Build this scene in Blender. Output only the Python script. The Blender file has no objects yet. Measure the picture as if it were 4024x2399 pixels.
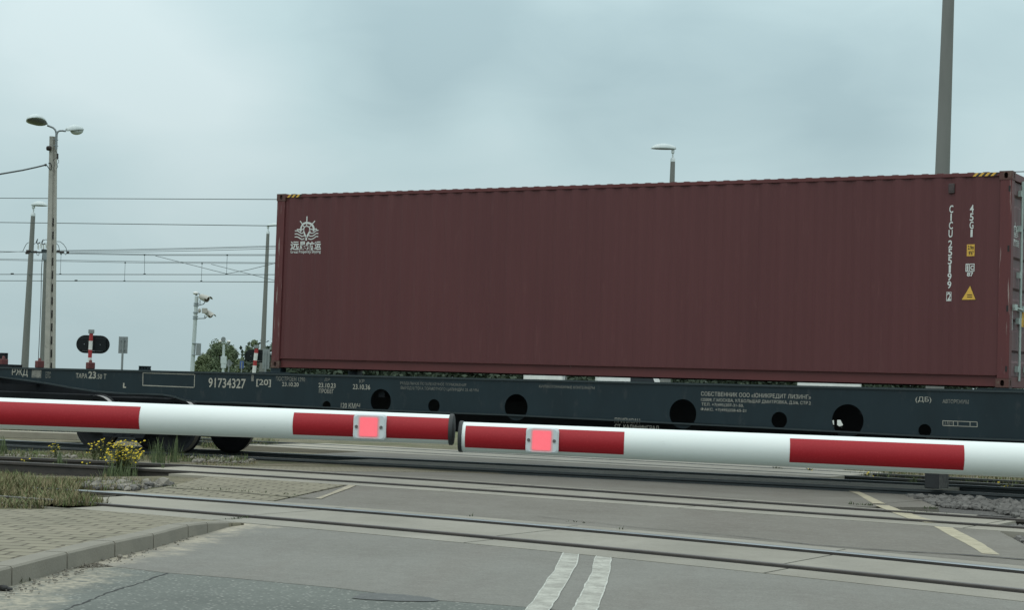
import bpy, bmesh, math, random, mathutils
import numpy as np
from mathutils import Vector, Matrix, noise
R = math.radians
C = bpy.context.scene.collection
random.seed(7)

# ------------------------------------------------------------------ camera
IMW, IMH, FPX = 4024.0, 2399.0, 7129.7          # photograph size and focal length in its pixels
YAW, PITCH, ROLL, EYE = 0.5195, 0.04623, 0.03178, 1.2

def cam_axes():
    cy, sy = math.cos(YAW), math.sin(YAW)
    f = Vector((-sy, cy, 0)); r = Vector((cy, sy, 0)); u = Vector((0, 0, 1))
    f2 = f * math.cos(PITCH) + u * math.sin(PITCH)
    u2 = u * math.cos(PITCH) - f * math.sin(PITCH)
    r3 = r * math.cos(ROLL) + u2 * math.sin(ROLL)
    u3 = u2 * math.cos(ROLL) - r * math.sin(ROLL)
    return r3, u3, f2
CR, CU, CF = cam_axes()
EYEP = Vector((0, 0, EYE))
cd = bpy.data.cameras.new('camera'); cam = bpy.data.objects.new('camera', cd); C.objects.link(cam)
cam.matrix_world = Matrix(((CR.x, CU.x, -CF.x, 0), (CR.y, CU.y, -CF.y, 0), (CR.z, CU.z, -CF.z, EYE), (0, 0, 0, 1)))
cd.sensor_fit = 'HORIZONTAL'; cd.sensor_width = 36.0; cd.lens = 36.0 * FPX / IMW
cd.clip_start = 0.1; cd.clip_end = 6000
bpy.context.scene.camera = cam

def ray(px, py):
    return CR * ((px - IMW / 2) / FPX) + CU * (-(py - IMH / 2) / FPX) + CF
def G(px, py, z=0.0):                            # point of the horizontal plane z seen at a pixel
    d = ray(px, py); return EYEP + d * ((z - EYE) / d.z)
def VY(px, py, Y):                               # point of the vertical plane y = Y
    d = ray(px, py); return EYEP + d * (Y / d.y)
def VX(px, py, X):
    d = ray(px, py); return EYEP + d * (X / d.x)
def DP(px, py, depth):
    return EYEP + ray(px, py) * depth

# ------------------------------------------------------------------ light
SUN_EL, SUN_AZ = R(56), R(182)                   # overcast: a broad soft sun behind the viewer
sc = bpy.context.scene
sc.view_settings.view_transform = 'Standard'; sc.view_settings.look = 'None'
sc.view_settings.exposure = 0.0; sc.view_settings.gamma = 1.0
sc.cycles.use_denoising = True
sc.cycles.max_bounces = 8
w = bpy.data.worlds.new("World"); sc.world = w; w.use_nodes = True
nt = w.node_tree; N = nt.nodes; LK = nt.links
for n in list(N): N.remove(n)
def wn(t, **k):
    n = N.new(t)
    for a, b in k.items(): setattr(n, a, b)
    return n
def wmath(op, a, b=None, clamp=False):
    n = wn('ShaderNodeMath', operation=op, use_clamp=clamp)
    for i, v in enumerate((a, b)):
        if v is None: continue
        if isinstance(v, (int, float)): n.inputs[i].default_value = v
        else: LK.new(v, n.inputs[i])
    return n.outputs[0]
tc = wn('ShaderNodeTexCoord')
sky = wn('ShaderNodeTexSky', sky_type='NISHITA', sun_disc=False, sun_elevation=SUN_EL, sun_rotation=SUN_AZ, dust_density=4.0)
sep = wn('ShaderNodeSeparateXYZ'); LK.new(tc.outputs['Generated'], sep.inputs[0])
mp = wn('ShaderNodeMapping'); mp.inputs['Scale'].default_value = (1, 1, 2.6); LK.new(tc.outputs['Generated'], mp.inputs[0])
n1 = wn('ShaderNodeTexNoise'); n1.inputs['Scale'].default_value = 3.4; n1.inputs['Detail'].default_value = 4; n1.inputs['Roughness'].default_value = 0.42
n1.inputs['Distortion'].default_value = 0.5
LK.new(mp.outputs[0], n1.inputs['Vector'])
n2 = wn('ShaderNodeTexNoise'); n2.inputs['Scale'].default_value = 13.0; n2.inputs['Detail'].default_value = 6; n2.inputs['Roughness'].default_value = 0.5; n2.inputs['Distortion'].default_value = 0.6
LK.new(mp.outputs[0], n2.inputs['Vector'])
def blob(px, py, rad_deg, sign):                 # a darker or lighter bank of cloud in one direction of the sky
    d = ray(px, py).normalized()
    vm = wn('ShaderNodeVectorMath', operation='DISTANCE'); LK.new(tc.outputs['Generated'], vm.inputs[0]); vm.inputs[1].default_value = d
    t = wmath('DIVIDE', vm.outputs['Value'], math.sin(R(rad_deg)))
    t = wmath('MULTIPLY', t, t); t = wmath('MULTIPLY', t, -1.0); t = wmath('EXPONENT', t)
    return wmath('MULTIPLY', t, sign * 1.4)
tot = wmath('MULTIPLY', wmath('SUBTRACT', n1.outputs['Fac'], 0.5), 0.45)
tot = wmath('ADD', tot, wmath('MULTIPLY', wmath('SUBTRACT', n2.outputs['Fac'], 0.5), 0.28))
for b in [(1300, 60, 2.8, -0.13), (1850, 90, 3.2, -0.17), (1600, 320, 2.0, -0.13), (2250, 260, 3.0, -0.20), (2800, 330, 3.2, -0.20), (3350, 420, 2.8, -0.24), (3950, 250, 2.6, -0.16), (850, 40, 1.8, -0.08), (2600, 60, 2.0, -0.10),
          (150, 60, 3.2, 0.22), (550, 260, 3.2, 0.26), (900, 420, 2.6, 0.14), (2350, 60, 2.4, 0.10), (2000, 470, 2.0, 0.16), (3950, 620, 2.6, 0.14), (2900, 700, 3.0, 0.10), (350, 600, 2.2, -0.16), (700, 980, 3.0, 0.04)]:
    tot = wmath('ADD', tot, blob(*b))
fac = wmath('ADD', tot, 0.5, clamp=True)
cr = wn('ShaderNodeValToRGB'); LK.new(fac, cr.inputs[0])
e = cr.color_ramp.elements
e[0].position = 0.12; e[0].color = (0.362, 0.488, 0.520, 1)
e[1].position = 0.88; e[1].color = (0.590, 0.708, 0.725, 1)
el = e.new(0.42); el.color = (0.462, 0.600, 0.624, 1)
up = wmath('MULTIPLY', wmath('POWER', wmath('MAXIMUM', sep.outputs['Z'], 0.0), 1.1), 1.80)   # an overcast sky is brightest overhead
up = wmath('ADD', up, 0.93)
up = wmath('MULTIPLY', up, 10.0)
zr = wn('ShaderNodeMapRange', interpolation_type='SMOOTHSTEP'); LK.new(sep.outputs['Z'], zr.inputs[0]); zr.inputs[1].default_value = 0.28; zr.inputs[2].default_value = 0.60; zr.inputs[3].default_value = 0.0; zr.inputs[4].default_value = 0.85
zm = wn('ShaderNodeMix', data_type='RGBA'); LK.new(zr.outputs[0], zm.inputs['Factor']); LK.new(cr.outputs[0], zm.inputs['A']); zm.inputs['B'].default_value = (0.545, 0.585, 0.575, 1)   # unseen zenith made neutral to take the teal out of the ground's light
vs = wn('ShaderNodeVectorMath', operation='SCALE'); LK.new(zm.outputs['Result'], vs.inputs[0]); LK.new(up, vs.inputs['Scale'])
mx = wn('ShaderNodeMix', data_type='RGBA'); mx.inputs['Factor'].default_value = 0.94
LK.new(sky.outputs[0], mx.inputs['A']); LK.new(vs.outputs[0], mx.inputs['B'])
bg = wn('ShaderNodeBackground'); bg.inputs['Strength'].default_value = 0.1
LK.new(mx.outputs['Result'], bg.inputs['Color'])
wo = wn('ShaderNodeOutputWorld'); LK.new(bg.outputs[0], wo.inputs['Surface'])
sl = bpy.data.lights.new('sun', 'SUN'); sl.energy = 0.6; sl.angle = R(70); sl.color = (1.0, 0.96, 0.9)
so = bpy.data.objects.new('sun', sl); C.objects.link(so)
sdir = Vector((math.sin(SUN_AZ) * math.cos(SUN_EL), math.cos(SUN_AZ) * math.cos(SUN_EL), math.sin(SUN_EL)))
so.rotation_euler = (-sdir).to_track_quat('-Z', 'Y').to_euler()

# ------------------------------------------------------------------ materials
def pm(name, c1, c2=None, scale=4.0, rough=0.6, bump=0.0, bscale=None, metal=0.0, stretch=(1, 1, 1), c3=None, c3scale=None, c3amt=0.35, spec=0.5, detail=6, emit=None, sharp=0.0):  # layered noise paint
    m = bpy.data.materials.new(name); m.use_nodes = True
    t = m.node_tree; b = t.nodes['Principled BSDF']
    def nn(ty, **k):
        n = t.nodes.new(ty)
        for a, v in k.items(): setattr(n, a, v)
        return n
    b.inputs['Roughness'].default_value = rough; b.inputs['Metallic'].default_value = metal
    b.inputs['Specular IOR Level'].default_value = spec
    tcn = nn('ShaderNodeTexCoord'); mpn = nn('ShaderNodeMapping'); mpn.inputs['Scale'].default_value = stretch
    t.links.new(tcn.outputs['Object'], mpn.inputs[0])
    c2 = c2 or tuple(x * 0.82 for x in c1)
    no = nn('ShaderNodeTexNoise'); no.inputs['Scale'].default_value = scale; no.inputs['Detail'].default_value = detail; no.inputs['Roughness'].default_value = 0.6
    t.links.new(mpn.outputs[0], no.inputs['Vector'])
    rp = nn('ShaderNodeValToRGB'); rp.color_ramp.elements[0].position = 0.3 + sharp; rp.color_ramp.elements[1].position = 0.7 - sharp
    rp.color_ramp.elements[0].color = (*c2, 1); rp.color_ramp.elements[1].color = (*c1, 1)
    t.links.new(no.outputs['Fac'], rp.inputs[0]); col = rp.outputs[0]
    if c3:
        n3 = nn('ShaderNodeTexNoise'); n3.inputs['Scale'].default_value = c3scale or scale * 4; n3.inputs['Detail'].default_value = 5
        n3.inputs['Roughness'].default_value = 0.65
        t.links.new(mpn.outputs[0], n3.inputs['Vector'])
        r3 = nn('ShaderNodeValToRGB'); r3.color_ramp.elements[0].position = 1 - c3amt - 0.06; r3.color_ramp.elements[1].position = 1 - c3amt + 0.06
        t.links.new(n3.outputs['Fac'], r3.inputs[0])
        mi = nn('ShaderNodeMix', data_type='RGBA'); t.links.new(r3.outputs[0], mi.inputs['Factor'])
        t.links.new(col, mi.inputs['A']); mi.inputs['B'].default_value = (*c3, 1); col = mi.outputs['Result']
    t.links.new(col, b.inputs['Base Color'])
    if bump:
        nb = nn('ShaderNodeTexNoise'); nb.inputs['Scale'].default_value = bscale or scale * 6; nb.inputs['Detail'].default_value = 4
        t.links.new(mpn.outputs[0], nb.inputs['Vector'])
        bp = nn('ShaderNodeBump'); bp.inputs['Strength'].default_value = bump; bp.inputs['Distance'].default_value = 0.02
        t.links.new(nb.outputs['Fac'], bp.inputs['Height']); t.links.new(bp.outputs[0], b.inputs['Normal'])
    if emit:
        b.inputs['Emission Color'].default_value = (*emit[0], 1); b.inputs['Emission Strength'].default_value = emit[1]
    return m

M = {}
M['container'] = pm('container_paint', (0.099, 0.0330, 0.0350), (0.087, 0.0285, 0.0305), 0.9, 0.5, 0.05, 3, stretch=(1.6, 1, 0.25), c3=(0.104, 0.037, 0.0385), c3scale=5, c3amt=0.36, spec=0.3)
M['container_frame'] = pm('container_frame_paint', (0.115, 0.034, 0.034), (0.098, 0.031, 0.032), 2.0, 0.48, 0.06, 6, stretch=(1, 1, 0.4), c3=(0.20, 0.13, 0.12), c3scale=7, c3amt=0.27, spec=0.3)
M['container_post'] = pm('scuffed_post_paint', (0.112, 0.033, 0.034), (0.095, 0.030, 0.032), 2.0, 0.5, 0.05, 6, stretch=(9, 9, 0.55), c3=(0.33, 0.28, 0.26), c3scale=2.6, c3amt=0.345, spec=0.3)
M['casting'] = pm('casting_paint', (0.105, 0.048, 0.043), (0.085, 0.05, 0.042), 9, 0.6, 0.1, 20, c3=(0.13, 0.095, 0.075), c3scale=12, c3amt=0.4, spec=0.25)
M['door'] = pm('door_paint', (0.155, 0.095, 0.10), (0.125, 0.075, 0.08), 2.0, 0.5, 0.05, 6, c3=(0.17, 0.115, 0.12), c3scale=4, c3amt=0.35, spec=0.3)
M['galv'] = pm('galvanised_steel', (0.42, 0.50, 0.47), (0.33, 0.40, 0.38), 6, 0.45, 0.05, 12, metal=0.3)
M['dark'] = pm('slot_shade', (0.012, 0.013, 0.014), None, 8, 0.7)  # solid dark colour standing for the shade inside slots and recesses
M['white_mark'] = pm('white_lettering', (0.62, 0.66, 0.64), (0.52, 0.56, 0.55), 9, 0.6, c3=(0.34, 0.31, 0.31), c3scale=40, c3amt=0.3)
M['stencil'] = pm('grey_stencil_paint', (0.40, 0.39, 0.335), (0.29, 0.29, 0.255), 7, 0.7, c3=(0.10, 0.115, 0.11), c3scale=24, c3amt=0.30)
M['stencil_faint'] = pm('faint_stencil_paint', (0.22, 0.22, 0.195), (0.14, 0.145, 0.132), 9, 0.7, c3=(0.04, 0.055, 0.058), c3scale=24, c3amt=0.42)
M['yellow'] = pm('yellow_sticker', (0.66, 0.40, 0.06), (0.58, 0.35, 0.05), 6, 0.5)
M['black'] = pm('black_print', (0.03, 0.025, 0.02), None, 6, 0.6)
M['wagon'] = pm('wagon_paint', (0.0088, 0.0225, 0.0300), (0.0058, 0.0160, 0.0215), 1.4, 0.5, 0.04, 5, stretch=(1.6, 1, 0.7), c3=(0.022, 0.031, 0.036), c3scale=4, c3amt=0.37, spec=0.32)
M['wagon_lip'] = pm('lit_wagon_paint', (0.030, 0.043, 0.047), (0.022, 0.034, 0.038), 2, 0.5, 0.05, 8, spec=0.35)  # wagon paint made paler to put the light on the flanges into colour
M['under'] = pm('grimy_underframe', (0.012, 0.016, 0.020), (0.008, 0.010, 0.012), 3, 0.75, 0.1, 10, spec=0.2)
M['wheel'] = pm('wheel_steel', (0.014, 0.017, 0.021), (0.009, 0.011, 0.013), 4, 0.65, 0.1, 14, spec=0.25)
M['tread'] = pm('wheel_tread', (0.25, 0.25, 0.25), None, 10, 0.35, metal=0.9)
M['lock'] = pm('red_lock_paint', (0.14, 0.03, 0.028), (0.09, 0.03, 0.028), 20, 0.6)
M['arm_white'] = pm('barrier_white', (0.75, 0.805, 0.795), (0.70, 0.76, 0.75), 2.5, 0.38, 0.02, 3, stretch=(1, 1, 3), c3=(0.62, 0.66, 0.64), c3scale=11, c3amt=0.28)
M['arm_red'] = pm('barrier_red', (0.34, 0.012, 0.020), (0.30, 0.010, 0.018), 2, 0.5, 0.03, 400, c3=(0.36, 0.017, 0.026), c3scale=160, c3amt=0.42, spec=0.28)
M['cap'] = pm('black_cap', (0.030, 0.034, 0.036), None, 9, 0.6)
M['lamp_case'] = pm('lamp_case_plastic', (0.62, 0.68, 0.70), (0.57, 0.63, 0.66), 12, 0.3, spec=0.5)
M['lens'] = pm('red_lens_lit', (0.6, 0.12, 0.13), (0.55, 0.10, 0.11), 60, 0.4, emit=((1.0, 0.15, 0.205), 0.64))
M['lens_edge'] = pm('red_lens_glow', (0.6, 0.33, 0.35), (0.58, 0.30, 0.32), 60, 0.4, emit=((1.0, 0.2, 0.23), 0.2))
M['lens_halo'] = pm('red_lens_halo', (0.62, 0.52, 0.54), (0.58, 0.48, 0.50), 60, 0.4, emit=((1.0, 0.3, 0.33), 0.07))
M['screw'] = pm('steel_screw', (0.20, 0.19, 0.19), None, 20, 0.4, metal=0.7)
M['concrete_pole'] = pm('pole_concrete', (0.40, 0.395, 0.36), (0.32, 0.32, 0.29), 5, 0.85, 0.1, 25, c3=(0.17, 0.17, 0.155), c3scale=3, c3amt=0.33)
M['grey_pole'] = pm('spun_concrete', (0.185, 0.195, 0.185), (0.15, 0.16, 0.152), 3, 0.8, 0.08, 25, stretch=(1, 1, 0.15))
M['light_metal'] = pm('pale_lamp_metal', (0.55, 0.62, 0.63), (0.48, 0.55, 0.56), 6, 0.4)
M['mid_metal'] = pm('grey_lamp_metal', (0.24, 0.28, 0.30), (0.20, 0.235, 0.25), 6, 0.45, metal=0.2)
M['dull_metal'] = pm('dull_sign_metal', (0.23, 0.26, 0.265), (0.19, 0.22, 0.225), 9, 0.5, metal=0.2)
M['glass_lens'] = pm('lamp_bowl', (0.50, 0.55, 0.54), (0.44, 0.50, 0.49), 9, 0.12)
M['dark_lens'] = pm('shaded_lamp_glass', (0.12, 0.13, 0.12), (0.08, 0.088, 0.082), 14, 0.25)
M['insulator'] = pm('insulator_white', (0.62, 0.66, 0.64), None, 9, 0.4)
M['brown_ins'] = pm('insulator_brown', (0.035, 0.025, 0.022), None, 9, 0.4)
M['wire'] = pm('wire_metal', (0.075, 0.098, 0.102), None, 3, 0.5, metal=0.3)
M['cable'] = pm('black_cable', (0.03, 0.037, 0.038), None, 3, 0.6)
M['signal_black'] = pm('signal_black', (0.006, 0.0105, 0.0125), (0.004, 0.008, 0.010), 4, 0.6, spec=0.25)
M['sign_red'] = pm('signal_red', (0.36, 0.03, 0.035), None, 8, 0.5)
M['sign_white'] = pm('signal_white', (0.72, 0.74, 0.73), None, 8, 0.5)
M['sign_blue'] = pm('sign_blue', (0.035, 0.10, 0.33), None, 8, 0.5)
M['mast_white'] = pm('mast_paint', (0.50, 0.57, 0.58), (0.44, 0.51, 0.52), 5, 0.5)
M['camera_beige'] = pm('camera_case', (0.40, 0.40, 0.36), (0.33, 0.33, 0.30), 7, 0.5)
M['rail_rust'] = pm('rusty_rail', (0.055, 0.047, 0.040), (0.030, 0.028, 0.026), 12, 0.7, 0.1, 30, stretch=(0.4, 1, 1))
M['rail_top'] = pm('polished_rail', (0.30, 0.335, 0.355), (0.19, 0.215, 0.23), 2, 0.45, metal=0.9, stretch=(0.3, 1, 1))
M['rail_dull'] = pm('dull_rail_head', (0.16, 0.155, 0.15), (0.10, 0.096, 0.092), 3, 0.55, metal=0.3, stretch=(0.3, 1, 1))
M['rail_dark'] = pm('dark_rail_steel', (0.055, 0.064, 0.066), (0.036, 0.045, 0.048), 6, 0.6, 0.05, 20, metal=0.2)
M['sleeper'] = pm('old_sleeper', (0.075, 0.066, 0.055), (0.045, 0.04, 0.035), 8, 0.9, 0.3, 30)
M['dirt'] = pm('dry_soil', (0.19, 0.165, 0.12), (0.12, 0.105, 0.078), 2.2, 0.95, 0.5, 30, c3=(0.085, 0.10, 0.045), c3scale=1.5, c3amt=0.42)
M['stone'] = pm('pale_stone', (0.30, 0.28, 0.24), (0.13, 0.122, 0.105), 6, 0.9, 0.2, 40)
M['ballast'] = pm('ballast_stone', (0.165, 0.160, 0.150), (0.065, 0.063, 0.06), 5, 0.9, 0.2, 40)
M['gravel_bed'] = pm('gravel_bed', (0.13, 0.127, 0.12), (0.045, 0.044, 0.042), 22, 0.95, 0.8, 30)
M['dry_grass'] = pm('dry_grass_blades', (0.23, 0.19, 0.10), (0.12, 0.115, 0.055), 3, 0.8)
M['grass'] = pm('green_grass_blades', (0.125, 0.165, 0.055), (0.075, 0.105, 0.036), 3, 0.8)
M['tall_grass'] = pm('tall_grass_blades', (0.125, 0.165, 0.075), (0.075, 0.108, 0.045), 5, 0.8)
M['flower'] = pm('yellow_petals', (0.75, 0.58, 0.02), (0.62, 0.46, 0.02), 40, 0.7)
M['stem'] = pm('weed_stem', (0.12, 0.135, 0.055), (0.075, 0.09, 0.036), 9, 0.8)
M['leaf'] = pm('hazy_tree_leaves', (0.130, 0.175, 0.095), (0.082, 0.118, 0.064), 0.9, 0.7)  # leaf green lightened to paint in the distant haze
M['leaf_pale'] = pm('birch_leaves', (0.125, 0.160, 0.075), (0.08, 0.115, 0.05), 0.9, 0.7)
M['hedge'] = pm('dark_hedge_leaves', (0.040, 0.062, 0.036), (0.026, 0.042, 0.026), 0.9, 0.8)  # leaves of a distant dark hedge
M['bark'] = pm('tree_bark', (0.10, 0.085, 0.07), (0.06, 0.05, 0.042), 6, 0.9, 0.3, 20)
M['van_white'] = pm('white_van_paint', (0.78, 0.80, 0.80), None, 3, 0.3)
M['van_glass'] = pm('van_glass', (0.02, 0.025, 0.03), None, 3, 0.1)
M['tyre'] = pm('tyre_rubber', (0.02, 0.02, 0.02), None, 9, 0.8)
M['kerb'] = pm('kerb_concrete', (0.235, 0.222, 0.185), (0.19, 0.18, 0.15), 3, 0.9, 0.2, 60, c3=(0.25, 0.245, 0.21), c3scale=30, c3amt=0.33)
M['weed'] = pm('weed_leaves', (0.06, 0.085, 0.035), (0.04, 0.055, 0.025), 9, 0.8)
M['rag'] = pm('dark_litter', (0.02, 0.021, 0.022), None, 9, 0.7)

# ------------------------------------------------------------------ mesh helpers
def tag(o, label=None, cat=None, group=None, kind=None):
    if label: o['label'] = label
    if cat: o['category'] = cat
    if group: o['group'] = group
    if kind: o['kind'] = kind
    return o
def empty(name, loc, label, cat, group=None, rz=0):
    o = bpy.data.objects.new(name, None); C.objects.link(o); o.location = loc; o.rotation_euler = (0, 0, rz)
    o.empty_display_size = 0.2
    return tag(o, label, cat, group)
def link_mesh(name, me, mat, parent=None):
    o = bpy.data.objects.new(name, me); C.objects.link(o)
    if mat is not None:
        if isinstance(mat, (list, tuple)):
            for m in mat: me.materials.append(m)
        else: me.materials.append(mat)
    if parent: o.parent = parent
    return o
class MB:
    def __init__(s): s.b = bmesh.new()
    def face(s, pts, mi=0):
        try:
            f = s.b.faces.new([s.b.verts.new(p) for p in pts]); f.material_index = mi; return f
        except ValueError: return None
    def box(s, c, size, rz=0.0, mi=0, ry=0.0, bev=0.0):
        m = Matrix.Translation(Vector(c)) @ Matrix.Rotation(rz, 4, 'Z') @ Matrix.Rotation(ry, 4, 'Y') @ Matrix.Diagonal((size[0], size[1], size[2], 1))
        r = bmesh.ops.create_cube(s.b, size=1.0, matrix=m)
        fs = {f for v in r['verts'] for f in v.link_faces}
        for f in fs: f.material_index = mi
        if bev:
            bmesh.ops.bevel(s.b, geom=list({e for f in fs for e in f.edges}), offset=bev, segments=2, affect='EDGES', profile=0.5)
        return s
    def rng(s, x0, x1, y0, y1, z0, z1, mi=0, bev=0.0):
        return s.box(((x0 + x1) / 2, (y0 + y1) / 2, (z0 + z1) / 2), (x1 - x0, y1 - y0, z1 - z0), mi=mi, bev=bev)
    def tube(s, pts, r, n=10, mi=0, caps=True, smooth=True):
        pts = [Vector(p) for p in pts]
        rs = r if isinstance(r, (list, tuple)) else [r] * len(pts)
        rings = []; ref = None
        for i, p in enumerate(pts):
            a = pts[max(i - 1, 0)]; c = pts[min(i + 1, len(pts) - 1)]
            t = (c - a).normalized()
            if ref is None: ref = Vector((0, 0, 1)) if abs(t.z) < 0.9 else Vector((1, 0, 0))
            u = (ref - t * ref.dot(t)).normalized(); v = t.cross(u); ref = u
            rings.append([s.b.verts.new(p + (u * math.cos(2 * math.pi * k / n) + v * math.sin(2 * math.pi * k / n)) * rs[i]) for k in range(n)])
        for a, c in zip(rings, rings[1:]):
            for k in range(n):
                f = s.b.faces.new((a[k], a[(k + 1) % n], c[(k + 1) % n], c[k])); f.material_index = mi; f.smooth = smooth
        if caps:
            for ring in (rings[0][::-1], rings[-1]):
                f = s.b.faces.new([s.b.verts.new(v.co) for v in ring]); f.material_index = mi
        return s
    def ell(s, c, rad, rot=None, mi=0, seg=12, rings=8, zmin=-1.1, zmax=1.1):
        m = Matrix.Translation(Vector(c)) @ (rot.to_4x4() if rot else Matrix.Identity(4)) @ Matrix.Diagonal((*rad, 1))
        r = bmesh.ops.create_uvsphere(s.b, u_segments=seg, v_segments=rings, radius=1.0)
        for v in r['verts']: v.co.z = min(max(v.co.z, zmin), zmax)
        fs = {f for v in r['verts'] for f in v.link_faces}
        for f in fs: f.material_index = mi; f.smooth = True
        bmesh.ops.transform(s.b, matrix=m, verts=r['verts'])
        return s
    def prism(s, outline, axis, lo, hi, mi=0):
        # outline: 2-D points; axis 'x','y','z' is the extrusion direction
        def P(a, b, h): return {'x': (h, a, b), 'y': (a, h, b), 'z': (a, b, h)}[axis]
        A = [s.b.verts.new(P(a, b, lo)) for a, b in outline]; B = [s.b.verts.new(P(a, b, hi)) for a, b in outline]
        n = len(outline)
        for k in range(n):
            f = s.b.faces.new((A[k], A[(k + 1) % n], B[(k + 1) % n], B[k])); f.material_index = mi
        for ring in (A[::-1], B):
            f = s.b.faces.new(ring); f.material_index = mi
        return s
    def build(s, name, mat, root=None, local=False, origin=None, recalc=True):
        if recalc: bmesh.ops.recalc_face_normals(s.b, faces=s.b.faces[:])
        off = None
        if root is not None and not local:
            off = Vector(root.location); p = root.parent
            while p: off += Vector(p.location); p = p.parent
        elif origin is not None: off = Vector(origin)
        if off is not None: bmesh.ops.translate(s.b, vec=-off, verts=s.b.verts[:])
        me = bpy.data.meshes.new(name); s.b.to_mesh(me); s.b.free()
        o = link_mesh(name, me, mat, root)
        if root is None and origin is not None: o.location = origin
        return o
def copy_tree(o, parent=None, skip=()):
    c = o.copy(); C.objects.link(c)
    if parent: c.parent = parent
    for ch in list(o.children): copy_tree(ch, c)
    return c

# ------------------------------------------------------------------ text helper: flat glyph mesh in the unit box
def glyphs(s, bold=0.0, spacing=1.0, line=1.0):
    cu = bpy.data.curves.new('glyphs', 'FONT'); cu.body = s; cu.size = 1.0; cu.offset = bold; cu.space_character = spacing; cu.space_line = line
    cu.resolution_u = 3
    o = bpy.data.objects.new('glyphs', cu); C.objects.link(o)
    dg = bpy.context.evaluated_depsgraph_get()
    me = bpy.data.meshes.new_from_object(o.evaluated_get(dg))
    bpy.data.objects.remove(o); bpy.data.curves.remove(cu)
    bm = bmesh.new(); bm.from_mesh(me); bpy.data.meshes.remove(me)
    xs = [v.co.x for v in bm.verts]; ys = [v.co.y for v in bm.verts]
    if not xs: return bm
    x0, x1, y0, y1 = min(xs), max(xs), min(ys), max(ys)
    for v in bm.verts: v.co = Vector(((v.co.x - x0) / max(x1 - x0, 1e-6), (v.co.y - y0) / max(y1 - y0, 1e-6), 0))
    return bm
def merge_into(dst, src, fn):
    vm = {v: dst.verts.new(fn(v.co.x, v.co.y)) for v in src.verts}
    for f in src.faces:
        try: dst.faces.new([vm[v] for v in f.verts])
        except ValueError: pass
    src.free()

# ================================================================== rails and ground geometry
RZ = 0.016
def fit(pts, deg, z=RZ):
    q = [G(x, y, z) for x, y in pts]
    co = np.polyfit([p.x for p in q], [p.y for p in q], deg)
    return lambda X: float(np.polyval(co, X))
f1n = fit([(393.7, 1980.6), (700, 2002), (999.5, 2023.5), (1800, 2099), (2700, 2181), (4024, 2316.7)], 2)
f1f = fit([(60.6, 1911.5), (999.5, 1972), (1800, 2038.5), (2700, 2115), (4024, 2239.6)], 2)
f2n = fit([(0, 1813.5), (399, 1834), (1000, 1865.6), (1700, 1912.6), (2700, 1979), (3873, 2061)], 3)
f2f = fit([(0, 1795.5), (399.6, 1811.5), (1000, 1842.3), (1700, 1884.5), (2700, 1952.5), (3400, 1999.3), (3937, 2036)], 3)
Y3N, Y3F = 24.62, 26.14
f3n = lambda X: Y3N
f3f = lambda X: Y3F
def z3(X): return min(0.0, (X + 7.0) * 0.0072) if X > -26 else -0.137
def z3f(X): return z3(X) + 0.02
Y4N, Y4F = 29.3, 30.8
z0 = lambda X: RZ

def frange(a, b, st):
    n = max(1, int(round(abs(b - a) / st))); return [a + (b - a) * i / n for i in range(n + 1)]

PROFILE = [(-.030, 0.0), (.030, 0.0), (.036, -.007), (.036, -.035), (.010, -.05), (.010, -.14), (.07, -.158), (.07, -.172), (-.07, -.172), (-.07, -.158), (-.010, -.14), (-.010, -.05), (-.036, -.035), (-.036, -.007)]
def rail_mesh(fy, fz, xa, xb, step=0.6, shiny=False):
    m = MB(); rings = []
    for X in frange(xa, xb, step):
        d = (fy(X + .05) - fy(X - .05)) / .1; t = Vector((1, d, 0)).normalized(); nrm = Vector((-t.y, t.x, 0))
        rings.append([m.b.verts.new(Vector((X, fy(X), fz(X))) + nrm * a + Vector((0, 0, b))) for a, b in PROFILE])
    n = len(PROFILE)
    for a, c in zip(rings, rings[1:]):
        for k in range(n):
            f = m.b.faces.new((a[k], c[k], c[(k + 1) % n], a[(k + 1) % n])); f.material_index = 1 if k == 0 or (k in (1, n - 1) and shiny) else 0
    m.b.faces.new(rings[0]); m.b.faces.new(rings[-1][::-1])
    return m
def track(name, label, fn_, ff_, fzn, fzf, xa, xb, tops, sl_ranges, base_z=-0.17):
    t = empty(name, (0, 0, 0), label, 'railway track', 'railway tracks through the crossing')
    for fy, fz, top in ((fn_, fzn, tops[0]), (ff_, fzf, tops[1])):
        rail_mesh(fy, fz, xa, xb, shiny=(top == 'rail_top')).build('rail', [M[tops[2]], M[top]], t)
    for a, b in sl_ranges:
        for X in frange(a, b, 0.62):
            yn, yf = fn_(X), ff_(X)
            m = MB(); m.box((X, (yn + yf) / 2, base_z - 0.075 + fzn(X) - RZ), (0.25, yf - yn + 1.0, 0.15), bev=0.012); m.build('sleeper', M['sleeper'], t)
    return t
track('railway_track', 'nearest railway track, its far rail polished bright through the concrete slabs', f1n, f1f, z0, z0, -17.5, 2.0, ('rail_dull', 'rail_top', 'rail_rust'), [(-17.3, -12.8)])
track('railway_track', 'second railway track with dull rusty rails beside the yellow flowering weeds', f2n, f2f, z0, z0, -24, 0.5, ('rail_dull', 'rail_dull', 'rail_rust'), [(-24, -15.2), (-4.6, -1)])
track('railway_track', 'third railway track carrying the dark green flat wagon', f3n, f3f, z3, z3f, -33, 2.0, ('rail_dull', 'rail_top', 'rail_dark'), [(-33, -18.6), (-7.0, 0)])
track('railway_track', 'farthest railway track visible beneath the wagon, amid dry grass', lambda X: Y4N, lambda X: Y4F, lambda X: -0.07, lambda X: -0.07, -40, 4.0, ('rail_dull', 'rail_dull', 'rail_dark'), [(-36, -22), (-8, 0)])

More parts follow.
